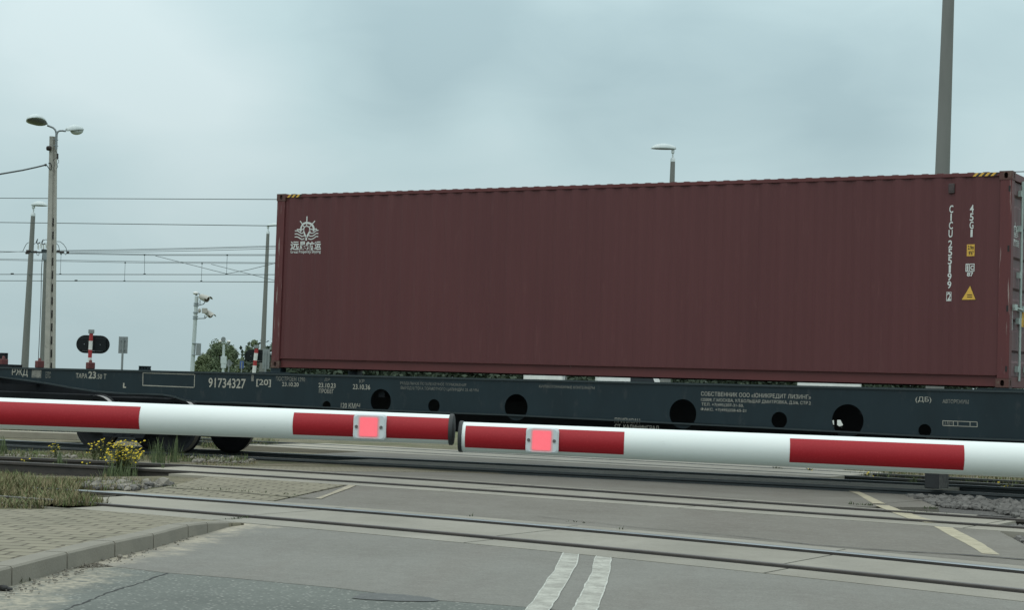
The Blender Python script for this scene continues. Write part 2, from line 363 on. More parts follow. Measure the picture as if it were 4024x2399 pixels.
# ---- ground materials with real, position-bound marks
def ground_mat(name, build):
    m = bpy.data.materials.new(name); m.use_nodes = True; t = m.node_tree; b = t.nodes['Principled BSDF']
    b.inputs['Specular IOR Level'].default_value = 0.3
    geo = t.nodes.new('ShaderNodeNewGeometry')
    def nn(ty, **k):
        n = t.nodes.new(ty)
        for a, v in k.items(): setattr(n, a, v)
        return n
    def noise(scale, detail=5, rough=0.6, stretch=None, rot=0.0):
        n = nn('ShaderNodeTexNoise'); n.inputs['Scale'].default_value = scale; n.inputs['Detail'].default_value = detail; n.inputs['Roughness'].default_value = rough
        if stretch:
            mp = nn('ShaderNodeMapping', vector_type='TEXTURE'); mp.inputs['Scale'].default_value = tuple(1 / q for q in stretch); mp.inputs['Rotation'].default_value = (0, 0, rot)
            t.links.new(geo.outputs['Position'], mp.inputs[0]); t.links.new(mp.outputs[0], n.inputs['Vector'])
        else: t.links.new(geo.outputs['Position'], n.inputs['Vector'])
        return n.outputs['Fac']
    def ramp(src, p0, p1, c0=(0, 0, 0, 1), c1=(1, 1, 1, 1)):
        r = nn('ShaderNodeValToRGB'); r.color_ramp.elements[0].position = p0; r.color_ramp.elements[1].position = p1
        r.color_ramp.elements[0].color = c0; r.color_ramp.elements[1].color = c1; t.links.new(src, r.inputs[0]); return r.outputs[0]
    def mix(f, a, bb):
        mi = nn('ShaderNodeMix', data_type='RGBA')
        for s, v in (('Factor', f), ('A', a), ('B', bb)):
            if isinstance(v, (int, float)): mi.inputs[s].default_value = v
            elif isinstance(v, tuple): mi.inputs[s].default_value = (*v, 1) if len(v) == 3 else v
            else: t.links.new(v, mi.inputs[s])
        return mi.outputs['Result']
    def math_(op, a, c=None, clamp=False):
        n = nn('ShaderNodeMath', operation=op, use_clamp=clamp)
        for i, v in enumerate((a, c)):
            if v is None: continue
            if isinstance(v, (int, float)): n.inputs[i].default_value = v
            else: t.links.new(v, n.inputs[i])
        return n.outputs[0]
    def line_dist(p, q):                          # signed distance from a ground line
        p, q = Vector(p), Vector(q); d = (q - p); d.z = 0; d.normalize(); nv = Vector((-d.y, d.x, 0))
        vm = nn('ShaderNodeVectorMath', operation='DOT_PRODUCT'); t.links.new(geo.outputs['Position'], vm.inputs[0]); vm.inputs[1].default_value = nv
        return math_('SUBTRACT', vm.outputs['Value'], nv.dot(p))
    K = dict(noise=noise, ramp=ramp, mix=mix, math=math_, line=line_dist, geo=geo, nn=nn, t=t, b=b)
    col, rough, bump = build(K)
    t.links.new(col, b.inputs['Base Color'])
    if isinstance(rough, float): b.inputs['Roughness'].default_value = rough
    else: t.links.new(rough, b.inputs['Roughness'])
    if bump is not None:
        bp = nn('ShaderNodeBump'); bp.inputs['Strength'].default_value = bump[1]; bp.inputs['Distance'].default_value = bump[2]
        t.links.new(bump[0], bp.inputs['Height']); t.links.new(bp.outputs[0], b.inputs['Normal'])
    return m
KERB_FOOT = [(-40, 2330), (0, 2316), (283, 2230), (467, 2185), (621, 2147), (752, 2109), (828, 2089), (930, 2062)]
ROADDIR = (G(2636, 1600) - G(2636, 2300)).normalized(); RANG = math.atan2(ROADDIR.y, ROADDIR.x)
def asphalt_new(K):
    base = K['mix'](K['ramp'](K['noise'](0.5, 4), 0.35, 0.65), (0.148, 0.147, 0.131), (0.182, 0.183, 0.166))
    strk = K['noise'](1.0, 4, 0.5, (0.16, 1.1, 1), RANG)
    base = K['mix'](K['math']('MULTIPLY', K['ramp'](strk, 0.5, 0.72), 0.6), base, (0.148, 0.136, 0.118))
    base = K['mix'](K['math']('MULTIPLY', K['ramp'](K['noise'](1.0, 5, 0.6, (0.5, 4.5, 1), RANG), 0.52, 0.70), 0.45), base, (0.135, 0.128, 0.115))
    base = K['mix'](K['math']('MULTIPLY', K['ramp'](K['noise'](7, 6, 0.75), 0.48, 0.66), 0.40), base, (0.213, 0.214, 0.195))
    base = K['mix'](K['math']('MULTIPLY', K['ramp'](K['noise'](2.6, 5, 0.7), 0.63, 0.70), 0.5), base, (0.125, 0.118, 0.106))
    grain = K['noise'](70, 3, 0.7)
    base = K['mix'](K['math']('MULTIPLY', K['ramp'](grain, 0.45, 0.75), 0.45), base, (0.31, 0.30, 0.275))
    base = K['mix'](K['math']('MULTIPLY', K['ramp'](K['noise'](45, 3, 0.7), 0.56, 0.70), 0.6), base, (0.115, 0.110, 0.10))
    # sand drifted along the kerb foot
    d = K['line'](G(283, 2230), G(752, 2109))
    dn = K['math']('SUBTRACT', K['math']('ADD', K['math']('MULTIPLY', d, -1.0), 0.0), K['math']('MULTIPLY', K['math']('SUBTRACT', K['noise'](2.6, 6, 0.65), 0.5), 1.1))
    sand = K['ramp'](dn, -0.02, 0.30, (1, 1, 1, 1), (0, 0, 0, 1))
    sand = K['math']('MULTIPLY', sand, K['ramp'](K['noise'](18, 4), 0.30, 0.55))
    base = K['mix'](K['math']('MULTIPLY', sand, 0.85), base, (0.43, 0.39, 0.305))
    return base, 0.85, (grain, 0.35, 0.004)
def asphalt_old(K):
    base = K['mix'](K['ramp'](K['noise'](1.2, 5), 0.35, 0.65), (0.106, 0.117, 0.107), (0.142, 0.156, 0.142))
    v = K['nn']('ShaderNodeTexVoronoi'); v.inputs['Scale'].default_value = 30; K['t'].links.new(K['geo'].outputs['Position'], v.inputs['Vector'])
    st = K['ramp'](v.outputs['Distance'], 0.16, 0.36, (1, 1, 1, 1), (0, 0, 0, 1))
    st = K['math']('MULTIPLY', st, K['ramp'](K['noise'](20, 2), 0.44, 0.56))
    base = K['mix'](K['math']('MULTIPLY', st, 0.65), base, (0.42, 0.42, 0.385))
    base = K['mix'](K['math']('MULTIPLY', K['ramp'](K['noise'](55, 3), 0.56, 0.70), 0.6), base, (0.06, 0.066, 0.066))
    d = K['line'](G(0, 2399), G(283, 2260))
    dn = K['math']('SUBTRACT', K['math']('MULTIPLY', d, -1.0), K['math']('MULTIPLY', K['math']('SUBTRACT', K['noise'](2.2, 6, 0.65), 0.5), 1.3))
    sand = K['ramp'](dn, -0.16, 0.30, (1, 1, 1, 1), (0, 0, 0, 1))
    sand = K['math']('MULTIPLY', sand, K['ramp'](K['noise'](16, 4), 0.32, 0.62))
    base = K['mix'](K['math']('MULTIPLY', sand, 0.8), base, (0.40, 0.365, 0.285))
    return base, 0.88, (v.outputs['Distance'], 0.5, 0.006)
def asphalt_mid(K):
    base = K['mix'](K['ramp'](K['noise'](0.7, 4), 0.35, 0.65), (0.136, 0.128, 0.110), (0.168, 0.161, 0.141))
    base = K['mix'](K['math']('MULTIPLY', K['ramp'](K['noise'](1.0, 4, 0.5, (0.16, 1.1, 1), RANG), 0.5, 0.7), 0.55), base, (0.130, 0.117, 0.101))
    base = K['mix'](K['math']('MULTIPLY', K['ramp'](K['noise'](6, 6, 0.75), 0.48, 0.66), 0.40), base, (0.196, 0.190, 0.170))
    base = K['mix'](K['math']('MULTIPLY', K['ramp'](K['noise'](2.2, 5, 0.7), 0.60, 0.70), 0.5), base, (0.112, 0.104, 0.092))
    base = K['mix'](K['math']('MULTIPLY', K['ramp'](K['noise'](40, 3), 0.5, 0.72), 0.4), base, (0.27, 0.26, 0.235))
    return base, 0.85, (K['noise'](60, 3), 0.3, 0.004)
def concrete(K):
    base = K['mix'](K['ramp'](K['noise'](0.8, 4), 0.35, 0.65), (0.222, 0.212, 0.180), (0.284, 0.273, 0.236))
    base = K['mix'](K['math']('MULTIPLY', K['ramp'](K['noise'](1.0, 5, 0.55, (0.25, 1.4, 1), RANG), 0.48, 0.72), 0.55), base, (0.205, 0.202, 0.178))
    base = K['mix'](K['math']('MULTIPLY', K['ramp'](K['noise'](9, 6, 0.75), 0.52, 0.68), 0.5), base, (0.19, 0.182, 0.155))
    base = K['mix'](K['math']('MULTIPLY', K['ramp'](K['noise'](60, 3), 0.5, 0.75), 0.25), base, (0.38, 0.375, 0.34))
    # ends of the slabs outside the wheel tracks stay paler and sandier
    d = K['math']('ABSOLUTE', K['math']('SUBTRACT', K['line'](G(2350, 2180), G(2350, 2180) + ROADDIR), 0.3))
    base = K['mix'](K['math']('MULTIPLY', K['ramp'](K['math']('DIVIDE', d, 10.0), 0.32, 0.55), 0.7), base, (0.325, 0.305, 0.25))
    return base, 0.85, (K['noise'](40, 4), 0.25, 0.004)
def pavers(K):
    br = K['nn']('ShaderNodeTexBrick'); br.offset = 0.5; br.inputs['Scale'].default_value = 1.0
    br.inputs['Brick Width'].default_value = 0.24; br.inputs['Row Height'].default_value = 0.20; br.inputs['Mortar Size'].default_value = 0.013; br.inputs['Mortar Smooth'].default_value = 0.2
    mp = K['nn']('ShaderNodeMapping'); mp.inputs['Rotation'].default_value = (0, 0, -math.atan2(ROADDIR.y, ROADDIR.x) + math.pi / 2)
    wob = K['nn']('ShaderNodeTexNoise'); wob.inputs['Scale'].default_value = 5.0; K['t'].links.new(K['geo'].outputs['Position'], wob.inputs['Vector'])
    vs_ = K['nn']('ShaderNodeVectorMath', operation='SCALE'); vs_.inputs['Scale'].default_value = 0.075; K['t'].links.new(wob.outputs['Color'], vs_.inputs[0])
    va = K['nn']('ShaderNodeVectorMath', operation='ADD'); K['t'].links.new(K['geo'].outputs['Position'], va.inputs[0]); K['t'].links.new(vs_.outputs[0], va.inputs[1])
    K['t'].links.new(va.outputs[0], mp.inputs[0]); K['t'].links.new(mp.outputs[0], br.inputs['Vector'])
    br.inputs['Color1'].default_value = (0.237, 0.220, 0.163, 1); br.inputs['Color2'].default_value = (0.186, 0.174, 0.129, 1); br.inputs['Mortar'].default_value = (0.07, 0.06, 0.042, 1)
    col = K['mix'](K['math']('MULTIPLY', K['ramp'](K['noise'](0.9, 5), 0.4, 0.65), 0.45), br.outputs['Color'], (0.25, 0.228, 0.175))
    col = K['mix'](K['math']('MULTIPLY', K['ramp'](K['noise'](50, 3), 0.55, 0.7), 0.3), col, (0.15, 0.14, 0.115))
    inv = K['math']('SUBTRACT', 1.0, br.outputs['Fac'])
    return col, 0.9, (inv, 0.8, 0.012)
def soil(K):
    base = K['mix'](K['ramp'](K['noise'](1.5, 5), 0.35, 0.65), (0.125, 0.11, 0.08), (0.215, 0.19, 0.135))
    base = K['mix'](K['math']('MULTIPLY', K['ramp'](K['noise'](0.9, 5), 0.45, 0.6), 0.7), base, (0.095, 0.105, 0.05))
    g = K['noise'](25, 4, 0.7)
    base = K['mix'](K['math']('MULTIPLY', K['ramp'](g, 0.5, 0.7), 0.4), base, (0.075, 0.068, 0.055))
    # open fields far from the tracks are grassy
    ln = K['nn']('ShaderNodeVectorMath', operation='LENGTH'); K['t'].links.new(K['geo'].outputs['Position'], ln.inputs[0])
    far = K['ramp'](K['math']('DIVIDE', ln.outputs['Value'], 100.0), 0.40, 0.60)
    base = K['mix'](far, base, K['mix'](K['ramp'](K['noise'](0.08, 4), 0.4, 0.6), (0.085, 0.115, 0.04), (0.15, 0.155, 0.065)))
    return base, 0.95, (g, 0.8, 0.03)
def sandy(K):
    base = K['mix'](K['ramp'](K['noise'](9, 5), 0.35, 0.65), (0.24, 0.215, 0.16), (0.38, 0.35, 0.28))
    return base, 0.95, (K['noise'](40, 4), 0.4, 0.006)
def yellow_line(K):
    base = K['mix'](K['ramp'](K['noise'](6, 5, 0.7), 0.35, 0.6), (0.30, 0.275, 0.20), (0.42, 0.385, 0.285))
    base = K['mix'](K['ramp'](K['noise'](28, 4, 0.7), 0.60, 0.72), base, (0.19, 0.175, 0.14))
    return base, 0.8, (K['noise'](60, 3), 0.2, 0.003)
def white_line(K):
    base = K['mix'](K['ramp'](K['noise'](5.0, 6, 0.7), 0.38, 0.60), (0.275, 0.275, 0.245), (0.43, 0.435, 0.39))
    base = K['mix'](K['math']('MULTIPLY', K['ramp'](K['noise'](1.0, 6, 0.7, (14, 7, 1), RANG), 0.50, 0.66), 0.45), base, (0.235, 0.232, 0.21))
    base = K['mix'](K['math']('MULTIPLY', K['ramp'](K['noise'](34, 4, 0.75), 0.54, 0.64), 0.75), base, (0.20, 0.197, 0.18))
    return base, 0.8, (K['noise'](60, 3), 0.2, 0.003)
def white_edge(K):
    return K['mix'](K['ramp'](K['noise'](16, 4), 0.35, 0.6), (0.33, 0.345, 0.31), (0.50, 0.515, 0.475)), 0.8, None
GM = {k: ground_mat(k, f) for k, f in dict(asphalt_new=asphalt_new, asphalt_old=asphalt_old, asphalt_mid=asphalt_mid, concrete=concrete, pavers=pavers, soil=soil, sandy=sandy, yellow_line=yellow_line, white_line=white_line, white_edge=white_edge).items()}

def sheet(name, pts, mat, z=None, kind='structure', skirt=0.0):
    m = MB(); b = m.b
    vs_ = [b.verts.new(p) for p in pts]
    for t3 in mathutils.geometry.tessellate_polygon([[Vector((p[0], p[1], 0)) for p in pts]]):
        b.faces.new([vs_[k] for k in t3])
    if skirt:
        ed = [e for e in b.edges if len(e.link_faces) == 1]
        r = bmesh.ops.extrude_edge_only(b, edges=ed)
        for v in r['geom']:
            if isinstance(v, bmesh.types.BMVert): v.co.z -= skirt
    o = m.build(name, mat); o['kind'] = kind; return o
def strip(name, fa, fb, za, zb, xs, mat, skirt=0.16):
    """ground band between two curves y = fa(x) and y = fb(x)"""
    m = MB(); b = m.b
    A = [b.verts.new((X, fa(X), za(X))) for X in xs]; B = [b.verts.new((X, fb(X), zb(X))) for X in xs]
    for i in range(len(xs) - 1): b.faces.new((A[i], A[i + 1], B[i + 1], B[i]))
    if skirt:
        ed = [e for e in b.edges if len(e.link_faces) == 1]
        r = bmesh.ops.extrude_edge_only(b, edges=ed)
        for v in r['geom']:
            if isinstance(v, bmesh.types.BMVert): v.co.z -= skirt
    o = m.build(name, mat); o['kind'] = 'structure'; return o

# ground: one sheet to the horizon, finer and slightly uneven near the tracks
m = MB(); b = m.b
gx = sorted(set([-3000, -1200, -500, -200, -100, -60] + frange(-45, 12, 0.75) + [30, 80, 200, 800, 3000]))
gy = sorted(set([-60, -10, 0, 5] + frange(8, 36, 0.75) + [45, 60, 90, 150, 400, 1200, 3000]))
def gz(X, Y):
    z = -0.17 + 0.03 * noise.noise(Vector((X * 0.8, Y * 0.8, 0))) + 0.02 * noise.noise(Vector((X * 2.1, Y * 2.1, 3)))
    if 21.5 < Y < 28.5 and -24 < X < -14: z = z + (min(z + 0.12, z3(X) - 0.06 + 0.4 * (z + 0.17)) - z) * min(1.0, (X + 24) / 4.0)
    elif 23 < Y < 28 and X <= -24: z -= 0.06
    mid_l = 1.0 if f1f(max(X, -17)) + 0.45 < Y < f2n(X) - 0.40 else 0.0
    if mid_l and -19 < X < -11: z += 0.12 * min(1.0, (X + 19) / 3.5)
    if -6 < X < 3 and f1f(X) + 0.8 < Y < 23: z += 0.05
    return z
grid = [[b.verts.new((X, Y, gz(X, Y) if (-46 < X < 13 and 7 < Y < 37) else -0.17)) for X in gx] for Y in gy]
for j in range(len(gy) - 1):
    for i in range(len(gx) - 1):
        f = b.faces.new((grid[j][i], grid[j][i + 1], grid[j + 1][i + 1], grid[j + 1][i])); f.smooth = True
go = m.build('ground', GM['soil']); go['kind'] = 'structure'

# ---- the crossing: concrete slabs beside and between the rails
def slabs(fa, fb, xs_ends, joints, za=lambda X: -0.006, zb=lambda X: -0.006, skew=0.0):
    cuts = [xs_ends[0]] + joints + [xs_ends[1]]
    for a, c in zip(cuts, cuts[1:]):
        o = strip('pavement', fa, fb, za, zb, frange(a + 0.012, c - 0.012, 0.5), GM['concrete'])
def X_of(px, py): return G(px, py).x
J1 = [X_of(1150, 2012), X_of(2060, 2094), X_of(3150, 2202)]
d1 = J1[1] - J1[0]
J1 = [J1[0] - d1 * 0.95] + J1 + [J1[2] + (J1[2] - J1[1])]
slabs(lambda X: f1n(X) - 0.50, lambda X: f1n(X) - 0.055, (X_of(404, 1988), 1.5), [j + 0.15 for j in J1 if j < 1.4])
slabs(lambda X: f1n(X) + 0.095, lambda X: f1f(X) - 0.105, (X_of(400, 1953), 1.5), [j for j in J1 if j < 1.4])
slabs(lambda X: f1f(X) + 0.045, lambda X: f1f(X) + 0.50, (X_of(505, 1925), 1.5), [j - 0.1 for j in J1 if j < 1.4])
J2 = frange(-14.2, -4.9, 3.0)
slabs(lambda X: f2n(X) - 0.50, lambda X: f2n(X) - 0.05, (X_of(678, 1861), -1.5), J2)
slabs(lambda X: f2n(X) + 0.085, lambda X: f2f(X) - 0.085, (X_of(608, 1837), X_of(4005, 2046)), J2)
slabs(lambda X: f2f(X) + 0.045, lambda X: f2f(X) + 0.50, (X_of(753, 1824), X_of(3906, 2015)), J2)
zz3 = lambda X: z3(X) - 0.012
slabs(lambda X: Y3N + 0.10, lambda X: Y3F - 0.10, (-17.6, X_of(3450, 1904) + 1.0), frange(-15, -9, 3.0), zz3, zz3)
slabs(lambda X: Y3F + 0.05, lambda X: Y3F + 0.75, (-18.6, X_of(3281, 1873) + 1.0), frange(-15, -10, 3.0), zz3, zz3)
slabs(lambda X: Y4N - 0.75, lambda X: Y4N - 0.05, (-22.5, -10.2), frange(-19, -12, 3.0), lambda X: -0.078, lambda X: -0.078)
slabs(lambda X: Y4N + 0.09, lambda X: Y4F - 0.09, (-22.5, -10.2), frange(-19, -12, 3.0), lambda X: -0.078, lambda X: -0.078)
slabs(lambda X: Y4F + 0.05, lambda X: Y4F + 0.75, (-22.5, -10.2), frange(-19, -12, 3.0), lambda X: -0.078, lambda X: -0.078)

# ---- asphalt of the road
KT = [(-60, 2253), (0, 2236), (50, 2227), (267, 2172), (454, 2129), (606, 2099), (742, 2064), (818, 2055), (924, 2052)]
hk = [0.10, 0.10, 0.10, 0.10, 0.098, 0.095, 0.09, 0.075, 0.02]
kp = [G(x, y, h) for (x, y), h in zip(KT, hk)]
foot = [Vector((p.x, p.y, 0)) for p in kp]
kdir = (kp[5] - kp[3]); kdir.z = 0; kdir.normalize(); kn = Vector((-kdir.y, kdir.x, 0))    # away from the road
KW = 0.15
ra = lambda pts, z=-0.010: [G(x, y, z) for x, y in pts]
Lq = lambda px, py: G(px, py)
kf = [G(x, y, -0.01) for x, y in KERB_FOOT]
seam = [(300, 2196), (444, 2228), (656, 2253), (900, 2272), (1320, 2312), (1560, 2342), (1731, 2362), (1900, 2374), (2120, 2392), (2300, 2412), (2700, 2460)]
Xend = 1.5
edge1 = [Vector((X, f1n(X) - 0.505, -0.010)) for X in frange(G(945, 2050).x, Xend, 0.5)]
kb = [Vector((p.x + kn.x * .09, p.y + kn.y * .09, -0.010)) for p in kp]
road_pts = [G(x, y, -0.010) for x, y in seam] + [G(4300, 2700, -0.010)] + [Vector((Xend, f1n(Xend) - 3, -0.010))] + edge1[::-1] + [kb[7], kb[6], kb[5], kb[4], kb[3]]
sheet('road', road_pts, GM['asphalt_new'], skirt=0.01)
sheet('road', [G(x, y, -0.0125) for x, y in [(-700, 2800), (4300, 3200), (4300, 2500), (2700, 2440), (2300, 2390), (1900, 2360), (1320, 2300), (900, 2262), (444, 2215), (300, 2180), (40, 2240), (-200, 2300)]], GM['asphalt_old'])
sheet('asphalt_patch', [G(x, y, -0.0082) for x, y in [(1381, 2352), (1420, 2334), (1480, 2332), (1600, 2340), (1690, 2350), (1731, 2362), (1690, 2366), (1560, 2364), (1440, 2358)]],
      pm('patch_asphalt', (0.118, 0.125, 0.122), (0.088, 0.095, 0.095), 9, 0.9, 0.5, 60, c3=(0.17, 0.172, 0.165), c3scale=18, c3amt=0.36))
# crack: a narrow dark gap filled with dirt
def ribbon(name, pts, w, mat, kind='structure', wob=0.0, z=None):
    pts = [Vector(p) for p in pts]; m = MB(); L, Rr = [], []
    for i, p in enumerate(pts):
        t = (pts[min(i + 1, len(pts) - 1)] - pts[max(i - 1, 0)]).normalized(); nv = Vector((-t.y, t.x, 0))
        ww = (w[i] if isinstance(w, list) else w) * 0.5
        L.append(m.b.verts.new(p + nv * ww * (1 + random.uniform(-wob, wob)))); Rr.append(m.b.verts.new(p - nv * ww * (1 + random.uniform(-wob, wob))))
    for i in range(len(pts) - 1): m.b.faces.new((L[i], L[i + 1], Rr[i + 1], Rr[i]))
    o = m.build(name, mat); o['kind'] = kind; return o
def densify(pts, n, jit=0.0):
    out = []
    for a, c in zip(pts, pts[1:]):
        for k in range(n):
            p = Vector(a).lerp(Vector(c), k / n); out.append(p + Vector((random.uniform(-jit, jit), random.uniform(-jit, jit), 0)))
    out.append(Vector(pts[-1])); return out
crackm = pm('crack_dirt', (0.04, 0.042, 0.042), None, 20, 0.95)
ribbon('road_crack', densify([G(x, y, -0.0108) for x, y in [(665, 2253), (560, 2290), (430, 2330), (330, 2370), (250, 2400)]], 8, 0.012), 0.013, crackm, wob=0.8)
# between the first and second track
xm0 = X_of(1330, 1935)
m1 = lambda X: f1f(X) + 0.505
m2 = lambda X: f2n(X) - 0.505
pA = [G(1239, 1960), G(1365, 1906)]
ptsm = [Vector((X, m1(X), -0.010)) for X in frange(pA[0].x, X_of(4024, 2205) + 0.9, 0.5)]
right_edge = [G(4060, 2160, -0.010), G(3912, 2082, -0.010)]
ptsm2 = [Vector((X, m2(X), -0.010)) for X in frange(right_edge[1].x - 0.3, pA[1].x, 0.5)]
sheet('road', ptsm + right_edge + ptsm2, GM['asphalt_mid'], skirt=0.15)
# pedestrian paving left of it
pp = [Vector((X, m2(X), -0.006)) for X in frange(pA[1].x - 0.05, X_of(784, 1873), 0.4)] + [G(669, 1912, -0.006)] + [Vector((X, m1(X) + 0.03, -0.006)) for X in frange(X_of(690, 1924), pA[0].x - 0.05, 0.4)]
sheet('footpath', pp, GM['pavers'], skirt=0.15)
sheet('sand', [G(x, y, -0.004) for x, y in [(1239, 1960), (1285, 1944), (1330, 1925), (1372, 1907), (1400, 1909), (1372, 1921), (1330, 1936), (1290, 1950), (1262, 1962)]], GM['sandy'])
# between the second and third track: falls away towards the train's near rail
zq = lambda X: z3(X) - 0.075
xa, xb = X_of(1500, 1840), X_of(3600, 1965)
strip('road', lambda X: f2f(X) + 0.505, lambda X: Y3N - 0.12, lambda X: -0.010, zq, frange(xa, -6.9, 0.5), GM['asphalt_mid'])
strip('footpath', lambda X: f2f(X) + 0.505, lambda X: Y3N - 0.12, lambda X: -0.008, zq, frange(X_of(1010, 1822), xa - 0.03, 0.5), GM['pavers'])
strip('road', lambda X: Y3F + 0.76, lambda X: Y4N - 0.76, lambda X: z3(X) - 0.01, lambda X: -0.082, frange(-19.5, -10.2, 0.5), GM['asphalt_mid'])
# beyond the tracks the road runs on
far0 = Vector((-18.5, Y4F + 0.76, -0.085)); far1 = Vector((-11.0, Y4F + 0.76, -0.085)); dv = Vector((ROADDIR.x, ROADDIR.y, 0)) * 160
sheet('road', [far0, far1, far1 + dv, far0 + dv], GM['asphalt_mid'])
# shoulder right of the yellow line, T2-T3
sheet('road', [Vector((-6.95, f2f(-6.95) + 0.505, -0.012)), G(3690, 1996, -0.012), G(3600, 1962, -0.07), Vector((-7.6, Y3N - 0.13, zq(-7.6))), Vector((-6.95 - 0.4, Y3N - 0.13, zq(-7.3)))], GM['asphalt_mid'], skirt=0.12)

# soil heaped over the nearest rail at left
sheet('soil', [G(x, y, -0.03) for x, y in [(-500, 2006), (250, 2006), (418, 2008), (430, 1993), (330, 1962), (290, 1938), (180, 1926), (62, 1917), (-100, 1905), (-500, 1880)]], GM['soil'], skirt=0.14)
# painted lines
def painted(name, left, right, mat, z, n=6, jit=0.005):
    L = densify([G(x, y, z) for x, y in left], n, jit); Rr = densify([G(x, y, z) for x, y in right], n, jit)
    m = MB(); A = [m.b.verts.new(p) for p in L]; B = [m.b.verts.new(p) for p in Rr]
    for i in range(len(L) - 1): m.b.faces.new((A[i], B[i], B[i + 1], A[i + 1]))
    o = m.build(name, mat); o['kind'] = 'structure'
    return L, Rr
for l, r in [([(2220, 2166), (2178, 2245), (2110, 2345), (2064, 2402), (2015, 2470)], [(2281, 2168), (2255, 2240), (2190, 2350), (2155, 2402), (2110, 2470)]),
             ([(2345, 2174), (2325, 2255), (2277, 2350), (2252, 2402), (2200, 2500)], [(2404, 2179), (2392, 2260), (2362, 2360), (2345, 2402), (2300, 2500)])]:
    L, Rr = painted('road_marking', l, r, GM['white_line'], -0.0075)
    for e_ in (L, Rr): ribbon('road_marking', [p + Vector((0, 0, 0.0012)) for p in e_], 0.008, GM['white_edge'], wob=0.6)
painted('road_marking', [(3646, 2055), (3710, 2094), (3795, 2137), (3860, 2177)], [(3704, 2054), (3768, 2089), (3860, 2137), (3930, 2182)], GM['yellow_line'], -0.0075)
painted('road_marking', [(3436, 1986), (3484, 2006), (3560, 2037), (3640, 2056)], [(3492, 1988), (3545, 2008), (3640, 2040), (3704, 2055)], GM['yellow_line'], -0.002)
def GS(px, py):                                  # on the falling strip before the third track
    d = ray(px, py); best = None
    for k in range(200):
        P = EYEP + d * (10 + k * 0.1)
        t = (P.y - (f2f(P.x) + 0.505)) / (Y3N - 0.12 - f2f(P.x) - 0.505); zs = -0.010 + (zq(P.x) + 0.010) * t
        if P.z <= zs: return Vector((P.x, P.y, zs + 0.005))
    return G(px, py)
ml = MB(); Ls = [GS(x, y) for x, y in [(3312, 1924), (3370, 1947), (3428, 1982)]]; Rs = [GS(x, y) for x, y in [(3352, 1925), (3420, 1955), (3480, 1985)]]
A = [ml.b.verts.new(p) for p in Ls]; B = [ml.b.verts.new(p) for p in Rs]
for i in range(2): ml.b.faces.new((A[i], B[i], B[i + 1], A[i + 1]))
ml.build('road_marking', GM['yellow_line'])['kind'] = 'structure'
# gap lines of sand at asphalt edge near rail strip right
ribbon('road_crack', densify([G(x, y, -0.003) for x, y in [(2110, 2030), (2500, 2073), (2900, 2108), (3200, 2142), (3500, 2165), (3800, 2182), (4050, 2202)]], 6, 0.012), [0.012 + 0.05 * (i / 36) ** 2 for i in range(37)], crackm, wob=0.5)
ribbon('road_crack', densify([G(x, y, -0.001) for x, y in [(655, 1918), (800, 1926), (1000, 1942), (1120, 1952), (1239, 1961)]], 6, 0.01), 0.05, pm('joint_moss', (0.085, 0.085, 0.05), (0.05, 0.05, 0.03), 20, 0.95), wob=0.5)

# ---- left footpath and kerb stones
kpath = [p for p in kp]
def kerb_pt(s):
    return kpath[int(s)].lerp(kpath[min(int(s) + 1, len(kpath) - 1)], s - int(s))
segs = [(0, 2.0), (2.0, 3.0), (3.0, 4.0), (4.0, 5.0), (5.0, 6.0), (6.0, 7.0), (7.0, 8.0)]
ktag = ['nearest stone, at the left edge of the photo', 'second stone from the left edge', 'third stone, by the white pebble', 'middle stone before the bend', 'long stone just before the bend', 'short stone at the bend', 'sunken end stone meeting the slabs']
for (a, c), tx in zip(segs, ktag):
    A0, A1 = kerb_pt(a), kerb_pt(c); t = (A1 - A0); L = t.length; t2 = Vector((t.x, t.y, 0)).normalized(); nv = Vector((-t2.y, t2.x, 0)); g = 0.011
    m = MB()
    def sect(P, base):
        x = [(0.012, -0.20), (0.0, base - 0.03), (0.004, P.z - 0.012), (0.016, P.z), (KW, P.z), (KW, -0.2)]
        return [m.b.verts.new((P.x + nv.x * u, P.y + nv.y * u, z)) for u, z in x]
    S0 = sect(A0 + t2 * g, -0.0); S1 = sect(A1 - t2 * g, -0.0)
    for k in range(6): m.b.faces.new((S0[k], S0[(k + 1) % 6], S1[(k + 1) % 6], S1[k]))
    m.b.faces.new(S0[::-1]); m.b.faces.new(S1)
    o = m.build('kerb_stone', M['kerb'], origin=A0.lerp(A1, .5) - Vector((0, 0, .1)))
    tag(o, 'grey concrete kerb stone along the footpath, ' + tx, 'kerb stone', 'kerb stones along the footpath')
inner = [p + kn * (KW + 0.004) - Vector((0, 0, 0.006)) for p in kpath[:-1]]
back = [G(x, y, 0.03) for x, y in [(960, 2046), (700, 2021), (420, 2006), (250, 2003), (0, 2003), (-300, 2003)]]
back[0].z = back[1].z = 0.004; back[2].z = 0.02
sheet('footpath', inner + back + [Vector((inner[0].x - 4, inner[0].y - 0.5, 0.09))], GM['pavers'], skirt=0.2)

